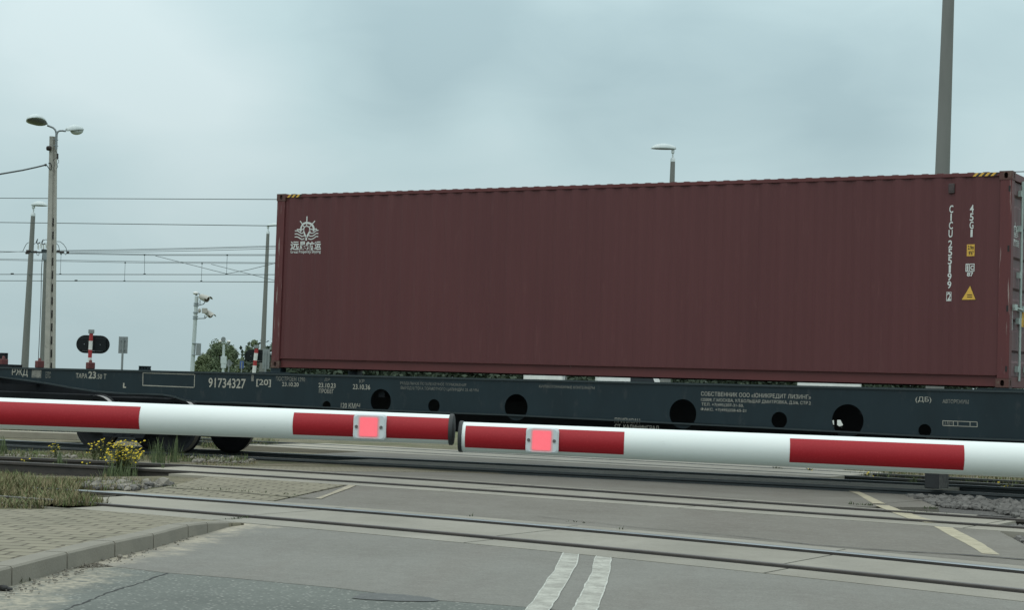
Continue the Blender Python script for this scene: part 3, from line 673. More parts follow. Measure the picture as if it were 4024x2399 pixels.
# ================================================================== wagon
YS = 24.12                                        # plane of the near side sill
wag = empty('flat_wagon', (-15.5, 25.38, 0), 'long dark green flat wagon with round holes in its side sill under the brown container', 'railway wagon')
def ZT(X): return 1.335 + 0.0046 * (X + 17.8)
low_px = [(-330, 1447), (0, 1482), (100, 1495), (200, 1510), (301, 1528), (382, 1540), (500, 1548.5), (562, 1549), (643, 1553), (690, 1560), (725, 1573), (760, 1580), (900, 1583), (1141, 1595), (1438, 1611)]
low = []
for x, y in low_px:
    p = VY(x, y, YS); low.append((p.x, min(p.z, ZT(p.x) - 0.14)))
low += [(-13.8, 0.80), (-9.6, 0.765), (-7.0, 0.735), (-4.8, 0.74), (-4.2, 0.83), (-3.8, 0.86), (-1.8, 0.87), (1.6, 1.08)]
holes = [(1496, 1578, 48), (1705, 1597, 27), (2028, 1602, 52), (2683, 1628, 58), (3062, 1653, 33), (3331, 1655, 65), (3634, 1694, 26), (1283, 1597, 20)]
def circ(cx, cz, r, n=32): return [(cx + r * math.cos(2 * math.pi * k / n), cz + r * math.sin(2 * math.pi * k / n)) for k in range(n)]
HC = []
for x, y, r in holes:
    p = VY(x, y, YS); q = VY(x, y - r, YS); HC.append((p.x, p.z, q.z - p.z))
def plate_from_loops(name, loops, y0, y1, mat, parent, origin):
    cu = bpy.data.curves.new(name, 'CURVE'); cu.dimensions = '2D'; cu.fill_mode = 'BOTH'; cu.extrude = (y1 - y0) / 2
    for lp in loops:
        s = cu.splines.new('POLY'); s.points.add(len(lp) - 1); s.use_cyclic_u = True
        for p, (a, c) in zip(s.points, lp): p.co = (a, c, 0, 1)
    o = bpy.data.objects.new(name, cu); C.objects.link(o)
    me = bpy.data.meshes.new_from_object(o.evaluated_get(bpy.context.evaluated_depsgraph_get()))
    bpy.data.objects.remove(o); bpy.data.curves.remove(cu)
    for v in me.vertices:
        a, c, h = v.co; v.co = Vector((a, (y0 + y1) / 2 + h, c)) - Vector(origin)
    return link_mesh(name, me, mat, parent)
outline = [(x, z + 0.012) for x, z in low] + [(1.6, ZT(1.6) - 0.03), (low[0][0], ZT(low[0][0]) - 0.03)]
O = wag.location
plate_from_loops('side_sill', [outline] + [circ(a, c, r) for a, c, r in HC], YS, YS + 0.014, M['wagon'], wag, O)
plate_from_loops('side_sill', [outline] + [circ(-9.42 if i == 5 else a, 0.935 if i == 5 else c, 0.15 if i == 5 else min(r, c - 0.79)) for i, (a, c, r) in enumerate(HC) if c - 0.79 > 0.03 and i != 4], 26.63, 26.644, M['wagon'], wag, O)
for y0, y1 in ((YS - 0.055, YS + 0.09), (26.55, 26.70)):
    m = MB(); vs0 = []
    for x, z in low: vs0.append([m.b.verts.new((x, y, zz)) for y, zz in ((y0, z - 0.012), (y1, z - 0.012), (y1, z + 0.010), (y0, z + 0.010))])
    for a, c in zip(vs0, vs0[1:]):
        for k in range(4): m.b.faces.new((a[k], a[(k + 1) % 4], c[(k + 1) % 4], c[k]))
    m.b.faces.new(vs0[0]); m.b.faces.new(vs0[-1][::-1])
    m.build('sill_flange', M['wagon_lip'], wag)
    m = MB(); Xa, Xb = low[0][0], 1.6; m.prism([(Xa, ZT(Xa) - 0.029), (Xb, ZT(Xb) - 0.029), (Xb, ZT(Xb)), (Xa, ZT(Xa))], 'y', y0 + 0.035, y1); m.build('sill_flange', M['wagon_lip'], wag)
cs_out = [(low[0][0], 0.86), (-20.6, 0.84), (-18.6, 0.62), (-17.2, 0.50), (-14.5, 0.46), (-8.5, 0.46), (-6.6, 0.56), (-5.2, 0.80), (1.6, 0.86), (1.6, 1.28), (low[0][0], 1.22)]
slots = [[(3268, 1654), (3277, 1652), (3278, 1688), (3273, 1682)], [(3287, 1652), (3303, 1652), (3315, 1676), (3308, 1684), (3287, 1672)]]
for yy in (25.2, 25.5):
    plate_from_loops('centre_sill', [cs_out] + [[(VY(x, y, yy).x, VY(x, y, yy).z) for x, y in sl_] for sl_ in slots], yy, yy + 0.03, M['under'], wag, O)
for X in [-24.6, -21.6, -18.2, -16.2, -14.2, -12.2, -10.2, -8.2, -6.4, -3.1]:
    m = MB(); m.rng(X - 0.06, X + 0.06, YS + 0.095, 25.195, 1.0, 1.27); m.rng(X - 0.06, X + 0.06, 25.535, 26.545, 1.0, 1.27); m.build('cross_bearer', M['under'], wag)
for X0, X1 in ((low[0][0] - 0.03, low[0][0] - 0.002), (1.602, 1.64)):
    m = MB(); m.rng(X0, X1, YS, 26.64, 1.0, ZT((X0 + X1) / 2)); m.build('headstock', M['wagon'], wag)
for xa_, xb_, zb_, zt_ in ((-26.2, -22.9, 0.56, 0.855), (-22.89, -18.9, 0.70, 0.835)):
    m = MB(); m.rng(xa_, xb_, 24.8, 25.95, zb_, zt_, bev=0.02); m.build('brake_gear', M['under'], wag)
# equipment box hanging low between the bogies
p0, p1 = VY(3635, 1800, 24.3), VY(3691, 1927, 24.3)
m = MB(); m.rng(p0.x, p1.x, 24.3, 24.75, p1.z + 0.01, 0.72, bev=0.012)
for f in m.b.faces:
    f.normal_update(); f.material_index = 1 if f.normal.x > 0.5 else 0  # right end paler: the light on it is put into its flaked paint
m.build('equipment_box', [pm('black_box_paint', (0.016, 0.019, 0.021), (0.010, 0.012, 0.014), 5, 0.6, 0.15, 20), pm('lit_flaked_box_end', (0.20, 0.195, 0.18), (0.05, 0.05, 0.05), 14, 0.7, 0.2, 20)], wag)
# bogies
def wheelset(X, parent, zc):
    for y, s in ((Y3N, 1), (Y3F, -1)):
        m = MB(); r = 0.478
        prof = [(0.0, -0.05 * s, 0.10), (0.0, -0.05 * s, 0.12), (0, 0, 0)]
        # lathe about the y axis: (radius, y offset)
        P = [(0.08, -0.09), (0.13, -0.09), (0.14, -0.035), (0.38, 0.005), (0.41, -0.065), (r, -0.065), (r + 0.003, 0.03), (r + 0.028, 0.045), (r + 0.028, 0.062), (0.41, 0.066), (0.38, 0.03), (0.14, 0.03), (0.13, 0.09), (0.08, 0.09)]
        n = 36; rings = []
        for rr, dy in P: rings.append([m.b.verts.new((X + rr * math.cos(2 * math.pi * k / n), y + dy * s, zc(X) + r + rr * math.sin(2 * math.pi * k / n))) for k in range(n)])
        for i, (a, c) in enumerate(zip(rings, rings[1:])):
            for k in range(n):
                f = m.b.faces.new((a[k], a[(k + 1) % n], c[(k + 1) % n], c[k])); f.material_index = 1 if i == 5 else 0; f.smooth = i not in (4,)
        m.b.faces.new(rings[0]); m.b.faces.new(rings[-1])
        m.build('wheel', [M['wheel'], M['tread']], parent)
    m = MB(); m.tube([(X, Y3N - 0.28, zc(X) + 0.478), (X, Y3F + 0.28, zc(X) + 0.478)], 0.075, 14); m.build('axle', M['wheel'], parent)
def bogie(Xc):
    for X in (Xc - 0.925, Xc + 0.925): wheelset(X, wag, z3)
    zr = z3(Xc)
    for y, d in ((Y3N - 0.28, -1), (Y3F + 0.28, 1)):
        m = MB()
        m.prism([(Xc - 1.25, zr + 0.40), (Xc - 1.25, zr + 0.62), (Xc - 0.6, zr + 0.72), (Xc + 0.6, zr + 0.72), (Xc + 1.25, zr + 0.62), (Xc + 1.25, zr + 0.40), (Xc + 0.62, zr + 0.50), (Xc + 0.45, zr + 0.24), (Xc - 0.45, zr + 0.24), (Xc - 0.62, zr + 0.50)], 'y', y - 0.07, y + 0.07)
        m.build('side_frame', M['under'], wag)
        for X in (Xc - 0.925, Xc + 0.925):
            m = MB(); m.rng(X - 0.15, X + 0.15, y - 0.13, y + 0.1, zr + 0.36, zr + 0.60, bev=0.02); m.tube([(X, y - 0.16, zr + 0.478), (X, y - 0.13, zr + 0.478)], 0.09, 14); m.build('axle_box', M['under'], wag)
        for dx in (-0.2, 0, 0.2):
            m = MB(); m.tube([(Xc + dx + 0.06 * math.cos(k * 0.9), y + d * 0.02 + 0.06 * math.sin(k * 0.9), zr + 0.26 + k * 0.006) for k in range(40)], 0.014, 6); m.build('spring', M['under'], wag)
    m = MB(); m.rng(Xc - 0.22, Xc + 0.22, Y3N - 0.3, Y3F + 0.3, zr + 0.52, zr + 0.78); m.build('bolster', M['under'], wag)
bogie(-21.62); bogie(-3.1)
# couplings of locks and fittings on the deck
for x, y0, y1, wpx in [(10, 1400, 1432, 18), (152, 1408, 1438, 17), (352, 1415, 1445, 17)]:
    a, c = VY(x, y1, 24.3), VY(x, y0, 24.3); hw = wpx / 2 / 205
    m = MB(); Zt = ZT(a.x); h = c.z - Zt
    m.rng(a.x - hw, a.x + hw, 24.24, 24.40, Zt + 0.0015, Zt + h * 0.72, bev=0.012)
    m.tube([(a.x, 24.32, Zt + h * 0.7), (a.x, 24.32, Zt + h * 0.9), (a.x, 24.32, Zt + h)], [hw * 0.7, hw * 0.66, hw * 0.3], 10)
    m.build('container_lock', M['lock'], wag)
a = VY(30, 1430, 24.3); Zt = ZT(a.x); m = MB(); m.rng(a.x - 0.35, a.x + 0.17, 24.2, 24.5, Zt + 0.0012, Zt + 0.05); m.rng(a.x - 0.40, a.x - 0.12, 24.34, 24.42, Zt + 0.05, Zt + 0.26); m.build('stop_bracket', M['under'], wag)
a = VY(570, 1432, 24.3); Zt = ZT(a.x); m = MB()
m.rng(a.x - 0.10, a.x + 0.10, 24.25, 24.35, Zt + 0.0012, Zt + 0.02); m.rng(a.x - 0.10, a.x + 0.10, 24.25, 24.35, Zt + 0.062, Zt + 0.075)
for dx in (-0.095, -0.03, 0.035, 0.09): m.rng(a.x + dx - 0.01, a.x + dx + 0.01, 24.26, 24.34, Zt + 0.0201, Zt + 0.0619)
m.build('deck_bracket', M['wagon'], wag)
for X in (-18.3, -6.3):                           # pedestals that carry the container's lower castings
    Zt = ZT(X)
    for y in (24.26, 26.5):
        m = MB(); m.rng(X - 0.32, X + 0.32, y - 0.12, y + 0.12, Zt + 0.0012, Zt + 0.02, bev=0.004); m.rng(X - 0.10, X + 0.10, y - 0.08, y + 0.08, Zt + 0.02, 1.4225); m.build('container_pedestal', M['wagon'], wag)

# stencils on the side sill
def sill_text(name, s, x0, x1, y0, y1, mat='stencil', bold=0.0, spacing=1.0, line=1.0, slope=None):
    """text fitted between pixel columns x0..x1; y0/y1 top and bottom at the left end"""
    yy = YS - 0.003; k = 0.0335 if slope is None else slope
    a = VY(x0, y0, yy); bq = VY(x0, y1, yy); c = VY(x1, y0 + k * (x1 - x0), yy)
    bm = bmesh.new(); merge_into(bm, glyphs(s, bold, spacing, line), lambda u, v: Vector((a.x + (c.x - a.x) * u, yy, bq.z + (a.z - bq.z) * v)) - O)
    me = bpy.data.meshes.new(name); bm.to_mesh(me); bm.free(); return link_mesh(name, me, M[mat], wag)
ST = 'stencilled_lettering'
sill_text(ST, 'РЖД', 48, 110, 1447, 1481, bold=0.012)
sill_text(ST, 'ЕПС', 180, 200, 1462, 1487, 'stencil_faint', bold=0.01)
sill_text(ST, 'ТАРА', 299, 343, 1468, 1487, bold=0.01)
sill_text(ST, '23', 348, 378, 1460, 1489, bold=0.03)
sill_text(ST, '.50 Т', 380, 418, 1470, 1490, bold=0.0)
sill_text(ST, 'L', 484, 496, 1506, 1526, bold=0.06)
sill_text(ST, '91734327', 820, 966, 1486, 1524, bold=0.015)
sill_text(ST, '[20]', 1008, 1065, 1491, 1521, bold=0.012)
sill_text(ST, 'ПОСТРОЕН 1290', 1085, 1199, 1480, 1498, 'stencil_faint', bold=0.01)
sill_text(ST, '23.10.20', 1109, 1174, 1503, 1519, bold=0.012)
sill_text(ST, 'ДР', 1275, 1297, 1487, 1500, 'stencil_faint', bold=0.01)
sill_text(ST, '23.10.23', 1252, 1319, 1506, 1524, bold=0.012)
sill_text(ST, 'ПРОБЕГ', 1254, 1312, 1529, 1546, bold=0.0)
sill_text(ST, 'КР', 1412, 1432, 1492, 1506, 'stencil_faint', bold=0.01)
sill_text(ST, '23.10.36', 1387, 1455, 1511, 1531, bold=0.01)
sill_text(ST, '120 КМ/Ч', 1340, 1415, 1584, 1604, bold=0.0)
sill_text(ST, 'РАЗДЕЛЬНОЕ ПОТЕЛЕЖЕЧНОЕ ТОРМОЖЕНИЕ', 1573, 1833, 1501, 1514, 'stencil_faint', bold=0.0, slope=0.028)
sill_text(ST, 'ВЫХОД ШТОКА ТОРМОЗНОГО ЦИЛИНДРА 25..65 ММ', 1575, 1881, 1519, 1533, 'stencil_faint', bold=0.0, slope=0.028)
sill_text(ST, 'КРУПНОТОННАЖНЫЕ КОНТЕЙНЕРЫ', 2119, 2337, 1511, 1525, 'stencil_faint', bold=0.01, slope=0.028)
sill_text(ST, 'ПРИПИСАН', 2416, 2515, 1643, 1663, bold=0.0)
sill_text(ST, 'СТ. КАЛИНИНГРАД', 2416, 2590, 1668, 1688, bold=0.0)
sill_text(ST, 'СОБСТВЕННИК ООО «ЮНИКРЕДИТ ЛИЗИНГ»', 2755, 3187, 1540, 1560, bold=0.0, slope=0.031)
sill_text(ST, '125009, Г.МОСКВА, УЛ.БОЛЬШАЯ ДМИТРОВКА, Д.5/6, СТР.2', 2755, 3186, 1565, 1580, bold=0.0, slope=0.036)
sill_text(ST, 'ТЕЛ. +7(495)207-31-50,', 2757, 2922, 1584, 1599, bold=0.0, slope=0.036)
sill_text(ST, 'ФАКС. +7(495)258-65-21', 2754, 2932, 1603, 1618, bold=0.0, slope=0.036)
sill_text(ST, '(ДБ)', 3598, 3660, 1560, 1585, bold=0.0)
sill_text(ST, 'АВТОРЕЖИМ', 3704, 3807, 1570, 1586, 'stencil_faint', bold=0.015)
sill_text(ST, '3 REV', 3712, 3742, 1657, 1671, 'stencil_faint', bold=0.0)
def sill_bars(name, bars, mat='stencil'):
    m = MB()
    for (xa_, ya_), (xb_, yb_), wd in bars:
        p, q = VY(xa_, ya_, YS - 0.003), VY(xb_, yb_, YS - 0.003); t = (q - p).normalized(); nv = Vector((-t.z, 0, t.x)) * wd / 2
        m.face((p - nv - t * wd / 2, q - nv + t * wd / 2, q + nv + t * wd / 2, p + nv - t * wd / 2))
    return m.build(name, M[mat], wag)
sill_bars('painted_panel_outline', [((563, 1467), (765, 1473), .012), ((561, 1516), (763, 1524), .014), ((562, 1467), (561, 1516), .014), ((765, 1473), (763, 1524), .014)])
sill_bars('painted_panel_outline', [((3705, 1655), (3840, 1660), .008), ((3705, 1674), (3840, 1679), .008), ((3705, 1655), (3705, 1674), .008), ((3840, 1660), (3840, 1679), .008), ((3746, 1657), (3746, 1675), .008), ((3764, 1658), (3764, 1676), .008), ((3812, 1659), (3812, 1678), .008)])
sill_bars('faded_painted_patch', [((136, 1470.5), (151, 1471), .14)], 'stencil_faint')
sill_bars('faded_painted_patch', [((992, 1474), (992, 1494), .05)], 'stencil_faint')

# ================================================================== container
X0, Y0, Z0 = -18.393, 24.162, 1.424
CL, CW, CH = 12.192, 2.438, 2.896
X1, Y1, Z1 = X0 + CL, Y0 + CW, Z0 + CH
con = empty('shipping_container', ((X0 + X1) / 2, (Y0 + Y1) / 2, Z0), 'long brown red corrugated shipping container with white ship wheel emblem standing on the flat wagon', 'shipping container')
def plate_hole(m, c, u, v, nrm, w_, h_, hw, hh, depth=0.03, n=20):
    """rectangular plate (w_ x h_) about c with a long-round hole, hole walls going inwards"""
    c, u, v, nrm = Vector(c), Vector(u), Vector(v), Vector(nrm)
    outer, hole = [], []
    for k in range(n):
        a = 2 * math.pi * (k + 0.5) / n; ca, sa = math.cos(a), math.sin(a)
        s = 1 / max(abs(ca), abs(sa))
        outer.append(c + u * (ca * s * w_ / 2) + v * (sa * s * h_ / 2))
        r = min(hw, hh) / 2; ox = (hw / 2 - r) * (1 if ca > 0 else -1); oy = (hh / 2 - r) * (1 if sa > 0 else -1)
        hole.append(c + u * (ox + r * ca) + v * (oy + r * sa))
    Ov = [m.b.verts.new(p) for p in outer]; Hv = [m.b.verts.new(p) for p in hole]; Iv = [m.b.verts.new(p - nrm * depth) for p in hole]
    for k in range(n):
        j = (k + 1) % n
        m.b.faces.new((Ov[k], Ov[j], Hv[j], Hv[k])); m.b.faces.new((Hv[k], Hv[j], Iv[j], Iv[k]))
    # square the plate's corners
    for k in range(n):
        j = (k + 1) % n
        pa, pb = outer[k] - c, outer[j] - c
        ua, va, ub, vb = pa.dot(u), pa.dot(v), pb.dot(u), pb.dot(v)
        if abs(ua - ub) > 1e-6 and abs(va - vb) > 1e-6:
            cx = math.copysign(w_ / 2, ua); cy_ = math.copysign(h_ / 2, va)
            m.b.faces.new((Ov[k], m.b.verts.new(c + u * cx + v * cy_), Ov[j]))
def casting(cx, cy, cz, sx, sy):
    """corner casting: hollow, holes on its side and end faces; cx,cy,cz outermost corner-side centre"""
    m = MB(); a, b_, h = 0.178, 0.162, 0.118
    xc = cx - sx * a / 2; yc = cy - sy * b_ / 2
    plate_hole(m, (xc, cy, cz), (1, 0, 0), (0, 0, 1), (0, sy, 0), a, h, 0.052, 0.080)
    plate_hole(m, (cx, yc, cz), (0, 1, 0), (0, 0, 1), (sx, 0, 0), b_, h, 0.046, 0.080)
    xl, xh, yl, yh = min(cx, cx - sx * a), max(cx, cx - sx * a), min(cy, cy - sy * b_), max(cy, cy - sy * b_)
    zl, zh = cz - h / 2, cz + h / 2
    m.face(((xl, yl, zh), (xh, yl, zh), (xh, yh, zh), (xl, yh, zh))); m.face(((xl, yl, zl), (xl, yh, zl), (xh, yh, zl), (xh, yl, zl)))
    xi = cx - sx * a; yi = cy - sy * b_
    m.face(((xi, yl, zl), (xi, yh, zl), (xi, yh, zh), (xi, yl, zh))); m.face(((xl, yi, zl), (xh, yi, zl), (xh, yi, zh), (xl, yi, zh)))
    return m.build('corner_casting', M['casting'], con)
for cx, sx in ((X0, -1), (X1, 1)):
    for cy, sy in ((Y0, -1), (Y1, 1)):
        for cz in (Z0 + 0.059, Z1 - 0.059): casting(cx, cy, cz, sx, sy)
        m = MB(); a, b_ = 0.165, 0.14; gi = 0.006
        xa_, xb_ = sorted((cx - sx * gi, cx - sx * a)); ya_, yb_ = sorted((cy - sy * gi, cy - sy * b_))
        m.rng(xa_, xb_, ya_, yb_, Z0 + 0.1182, Z1 - 0.1182, bev=0.006)
        o = m.build('corner_post', M['container_post'], con)
# side walls: trapezoidal corrugation
PIT = 0.2785; YO, YI = Y0 + 0.012, Y0 + 0.034
XW0, XW1 = X0 + 0.166, X1 - 0.166
def corr_break():
    bp = []; x = XW0 + 0.05
    while x < XW1 - 0.30:
        bp += [(x, YI), (x + 0.068, YO), (x + 0.068 + 0.072, YO), (x + 0.068 * 2 + 0.072, YI)]; x += PIT
    return [(XW0, YI)] + bp + [(XW1, YI)]
CB = corr_break()
cbx = [p[0] for p in CB]; cby = [p[1] for p in CB]
def wall_y(X): return float(np.interp(X, cbx, cby))
ZA, ZB = Z0 + 0.165, Z1 - 0.062
for flip in (False, True):
    m = MB(); col = []
    for x, y in CB:
        yy = y if not flip else Y0 + Y1 - y
        col.append((m.b.verts.new((x, yy, ZA)), m.b.verts.new((x, yy, ZB))))
    for a, c in zip(col, col[1:]): m.b.faces.new((a[0], c[0], c[1], a[1]))
    o = m.build('side_wall', M['container'], con, recalc=False)
    yA, yB = (Y0, 1) if not flip else (Y1, -1)
    m = MB(); m.box(((X0 + X1) / 2, yA + yB * 0.034, Z1 - 0.040), (CL - 0.357, 0.06, 0.050), bev=0.004); m.build('top_rail', M['container_frame'], con)
    m = MB()
    m.box(((X0 + X1) / 2, yA + yB * 0.032, Z0 + 0.161), (CL - 0.357, 0.058, 0.007))
    m.box(((X0 + X1) / 2, yA + yB * 0.056, Z0 + 0.086), (CL - 0.357, 0.008, 0.142))
    m.box(((X0 + X1) / 2, yA + yB * 0.040, Z0 + 0.016), (CL - 0.357, 0.04, 0.0055)); m.build('bottom_rail', M['container_frame'], con)
# roof with transverse pressings whose ends show above the top rail
m = MB(); rows = []
x = X0 + 0.25; prof = [(X0 + 0.12, Z1 - 0.016)]
while x < X1 - 0.3:
    prof += [(x, Z1 - 0.017), (x + 0.028, Z1 - 0.0035), (x + 0.105, Z1 - 0.0035), (x + 0.133, Z1 - 0.017)]; x += 0.2093
prof.append((X1 - 0.12, Z1 - 0.016))
vr = [[m.b.verts.new((a, yy, c)) for yy in (Y0 + 0.035, Y1 - 0.035)] for a, c in prof]
for a, c in zip(vr, vr[1:]): m.b.faces.new((a[0], c[0], c[1], a[1]))
for q in range(2):
    for a, c in zip(vr, vr[1:]):
        pa, pc = a[q].co, c[q].co
        m.face(((pa.x, pa.y, Z1 - 0.03), (pc.x, pc.y, Z1 - 0.03), pc.copy(), pa.copy()))
m.build('roof', M['container'], con)
for (xa_, xb_) in ((X0 + 0.003, X0 + 0.16), (X1 - 0.16, X1 - 0.012)):
    m = MB(); m.rng(xa_, xb_, Y0 + 0.1622, Y1 - 0.1622, Z1 - 0.11, Z1 - 0.012); m.build('end_header', M['container_frame'], con)
    m = MB(); m.rng(xa_, xb_, Y0 + 0.1622, Y1 - 0.1622, Z0 + 0.006, Z0 + 0.15); m.build('end_sill', M['container_frame'], con)
m = MB(); m.rng(X0 + 0.05, X1 - 0.05, Y0 + 0.075, Y1 - 0.075, Z0 + 0.13, Z0 + 0.158); m.build('floor', M['under'], con)
for X in frange(X0 + 0.6, X1 - 0.6, 0.6):
    m = MB(); m.rng(X - 0.022, X + 0.022, Y0 + 0.065, Y1 - 0.065, Z0 + 0.02, Z0 + 0.1295); m.build('cross_member', M['under'], con)
# front end wall (left)
m = MB(); col = []
y = Y0 + 0.14; k = 0
while y < Y1 - 0.14:
    for dy, dx in ((0, 0.075), (0.10, 0.075), (0.125, 0.03), (0.225, 0.03)):
        if y + dy < Y1 - 0.14: col.append((m.b.verts.new((X0 + dx, y + dy, Z0 + 0.15)), m.b.verts.new((X0 + dx, y + dy, Z1 - 0.11))))
    y += 0.25
for a, c in zip(col, col[1:]): m.b.faces.new((a[0], c[0], c[1], a[1]))
m.build('end_wall', M['container'], con, recalc=False)
# doors (right end): two leaves with horizontal pressings
XD = X1 - 0.045
zl, zh = Z0 + 0.157, Z1 - 0.118
for ya_, yb_ in ((Y0 + 0.145, (Y0 + Y1) / 2 - 0.006), ((Y0 + Y1) / 2 + 0.006, Y1 - 0.145)):
    m = MB(); z = zl; pr = []
    bands = [0.18, 0.60, 1.02, 1.44, 1.86, 2.28]
    pr = [(zl, XD)]
    for bz in bands: pr += [(zl + bz, XD), (zl + bz + 0.03, XD - 0.034), (zl + bz + 0.14, XD - 0.034), (zl + bz + 0.17, XD)]
    pr.append((zh, XD))
    cols = [[m.b.verts.new((xx, yy, zz)) for yy in (ya_, yb_)] for zz, xx in pr]
    for a, c in zip(cols, cols[1:]): m.b.faces.new((a[0], a[1], c[1], c[0]))
    m.rng(XD - 0.06, XD - 0.05, ya_, yb_, zl, zh)
    dl = m.build('door', M['door'], con, recalc=False)
    for fr in (0.36, 0.78):
        yr = ya_ + (yb_ - ya_) * fr
        m = MB(); m.tube([(XD + 0.045, yr, zl - 0.06), (XD + 0.045, yr, zh + 0.03)], 0.019, 10); m.build('locking_rod', M['galv'], dl)
        for bz in (0.10, 0.75, 1.37, 2.0, 2.48):
            m = MB(); m.rng(XD + 0.003, XD + 0.05, yr - 0.075, yr - 0.02, zl + bz - 0.04, zl + bz + 0.04); m.build('rod_bracket', M['galv'], dl)
        m = MB(); m.tube([(XD + 0.065, yr - 0.42, zl + 0.92), (XD + 0.075, yr, zl + 0.90)], 0.014, 8); m.rng(XD + 0.003, XD + 0.08, yr - 0.40, yr - 0.28, zl + 0.88, zl + 0.96); m.build('door_handle', M['galv'], dl)
for zc in (0.35, 0.95, 1.6, 2.25):
    pass
# slots in the near right post, seen as dark notches: hinges set into the post
for px, y0, y1 in ((3970, 729, 752), (3963, 965, 989), (3957, 1201, 1225), (3952, 1440, 1462)):
    a, c = VY(px, y0, Y0), VY(px, y1, Y0); m = MB(); m.rng(X1 - 0.052, X1 - 0.028, Y0 + 0.002, Y0 + 0.02, c.z, a.z); m.build('hinge_recess', M['dark'], con)  # dark block painted in for the shade of each slot

# lettering that follows the corrugated wall
def cut_to_wall(bm, xlo, xhi):
    for bx in cbx:
        if xlo < bx < xhi:
            bmesh.ops.bisect_plane(bm, geom=bm.verts[:] + bm.edges[:] + bm.faces[:], plane_co=(bx, 0, 0), plane_no=(1, 0, 0))
    for v in bm.verts: v.co.y = wall_y(v.co.x) - 0.004 - (v.co.y if v.co.y < 0.1 else 0)
def finish_wall(bm, name, mat):
    xs = [v.co.x for v in bm.verts]; cut_to_wall(bm, min(xs), max(xs))
    for v in bm.verts: v.co -= Vector(con.location)
    me = bpy.data.meshes.new(name); bm.to_mesh(me); bm.free(); return link_mesh(name, me, M[mat], con)
YM = Y0 + 0.02
def wall_rect(x0, x1, y0, y1, ref=YM):
    a, c = VY(x0, y0, ref), VY(x1, y1, ref); return a.x, c.x, c.z, a.z
def wall_text(s, x0, x1, y0, y1, mat='white_mark', bold=0.0, lift=0.0, slope=0.0, name='painted_lettering'):
    xa_, xb_, za_, zb_ = wall_rect(x0, x1, y0, y1); bm = bmesh.new()
    merge_into(bm, glyphs(s, bold), lambda u, v: (xa_ + (xb_ - xa_) * u, lift, za_ + (zb_ - za_) * v)); return finish_wall(bm, name, mat)
def wall_poly(polys, mat, name, lift=0.0):
    bm = bmesh.new()
    for pl in polys:
        try: bm.faces.new([bm.verts.new((x, lift, z)) for x, z in pl])
        except ValueError: pass
    return finish_wall(bm, name, mat)
for ch, px, py in [('C', 3738, 822), ('I', 3737, 854), ('C', 3736.5, 886), ('U', 3735, 918.5), ('2', 3734, 959.5), ('5', 3733.5, 992), ('5', 3732.5, 1024.5), ('1', 3732, 1056.5), ('9', 3731, 1088), ('9', 3730, 1120), ('2', 3729.5, 1166)]:
    hw = 8 if ch not in 'I1' else (2.6 if ch == 'I' else 4.2)
    wall_text(ch, px - hw, px + hw, py - 15, py + 15, bold=0.02)
def frame_polys(x0, x1, y0, y1, t):
    xa_, xb_, za_, zb_ = wall_rect(x0, x1, y0, y1)
    return [[(xa_, za_), (xb_, za_), (xb_, za_ + t), (xa_, za_ + t)], [(xa_, zb_ - t), (xb_, zb_ - t), (xb_, zb_), (xa_, zb_)], [(xa_, za_ + t), (xa_ + t, za_ + t), (xa_ + t, zb_ - t), (xa_, zb_ - t)], [(xb_ - t, za_ + t), (xb_, za_ + t), (xb_, zb_ - t), (xb_ - t, zb_ - t)]]
wall_poly(frame_polys(3718.5, 3738.5, 1148, 1184, 0.007), 'white_mark', 'check_digit_box')
for ch, px, py in [('4', 3818.5, 820), ('5', 3818, 853), ('G', 3817.5, 885), ('1', 3817.5, 917)]:
    hw = 7.8 if ch != '1' else 4.2
    wall_text(ch, px - hw, px + hw, py - 15, py + 15, bold=0.02)
def rect_poly(x0, x1, y0, y1):
    xa_, xb_, za_, zb_ = wall_rect(x0, x1, y0, y1); return [(xa_, za_), (xb_, za_), (xb_, zb_), (xa_, zb_)]
wall_poly([rect_poly(3799, 3830, 961, 1007)], 'yellow', 'height_sticker')
wall_text('2.9m', 3803, 3827, 965, 981, 'black', 0.02, 0.003, name='sticker_print'); wall_text("9'6\"", 3806, 3826, 987, 1002, 'black', 0.02, 0.003, name='sticker_print')
wall_poly(frame_polys(3794, 3830, 1037, 1068, 0.011) + [rect_poly(3808, 3810.5, 1039, 1066)], 'white_mark', 'approval_mark')
wall_text('i', 3799.5, 3804.5, 1041, 1064, bold=0.03); wall_text('C', 3813, 3826, 1044, 1062, bold=0.05)
wall_text('87', 3799, 3825, 1070, 1087, bold=0.03)
tri = [VY(3777, 1180, YM), VY(3837, 1180, YM), VY(3812, 1121, YM)]
tri = [(p.x, p.z) for p in tri]; cxm = sum(p[0] for p in tri) / 3; czm = sum(p[1] for p in tri) / 3
wall_poly([tri], 'black', 'warning_triangle'); wall_poly([[(cxm + (a - cxm) * 0.93, czm + (c - czm) * 0.93) for a, c in tri]], 'yellow', 'warning_triangle', 0.003)
wall_poly([rect_poly(3800, 3821, 1158, 1161), rect_poly(3800, 3821, 1166.5, 1169.5)], 'black', 'warning_print', 0.006)
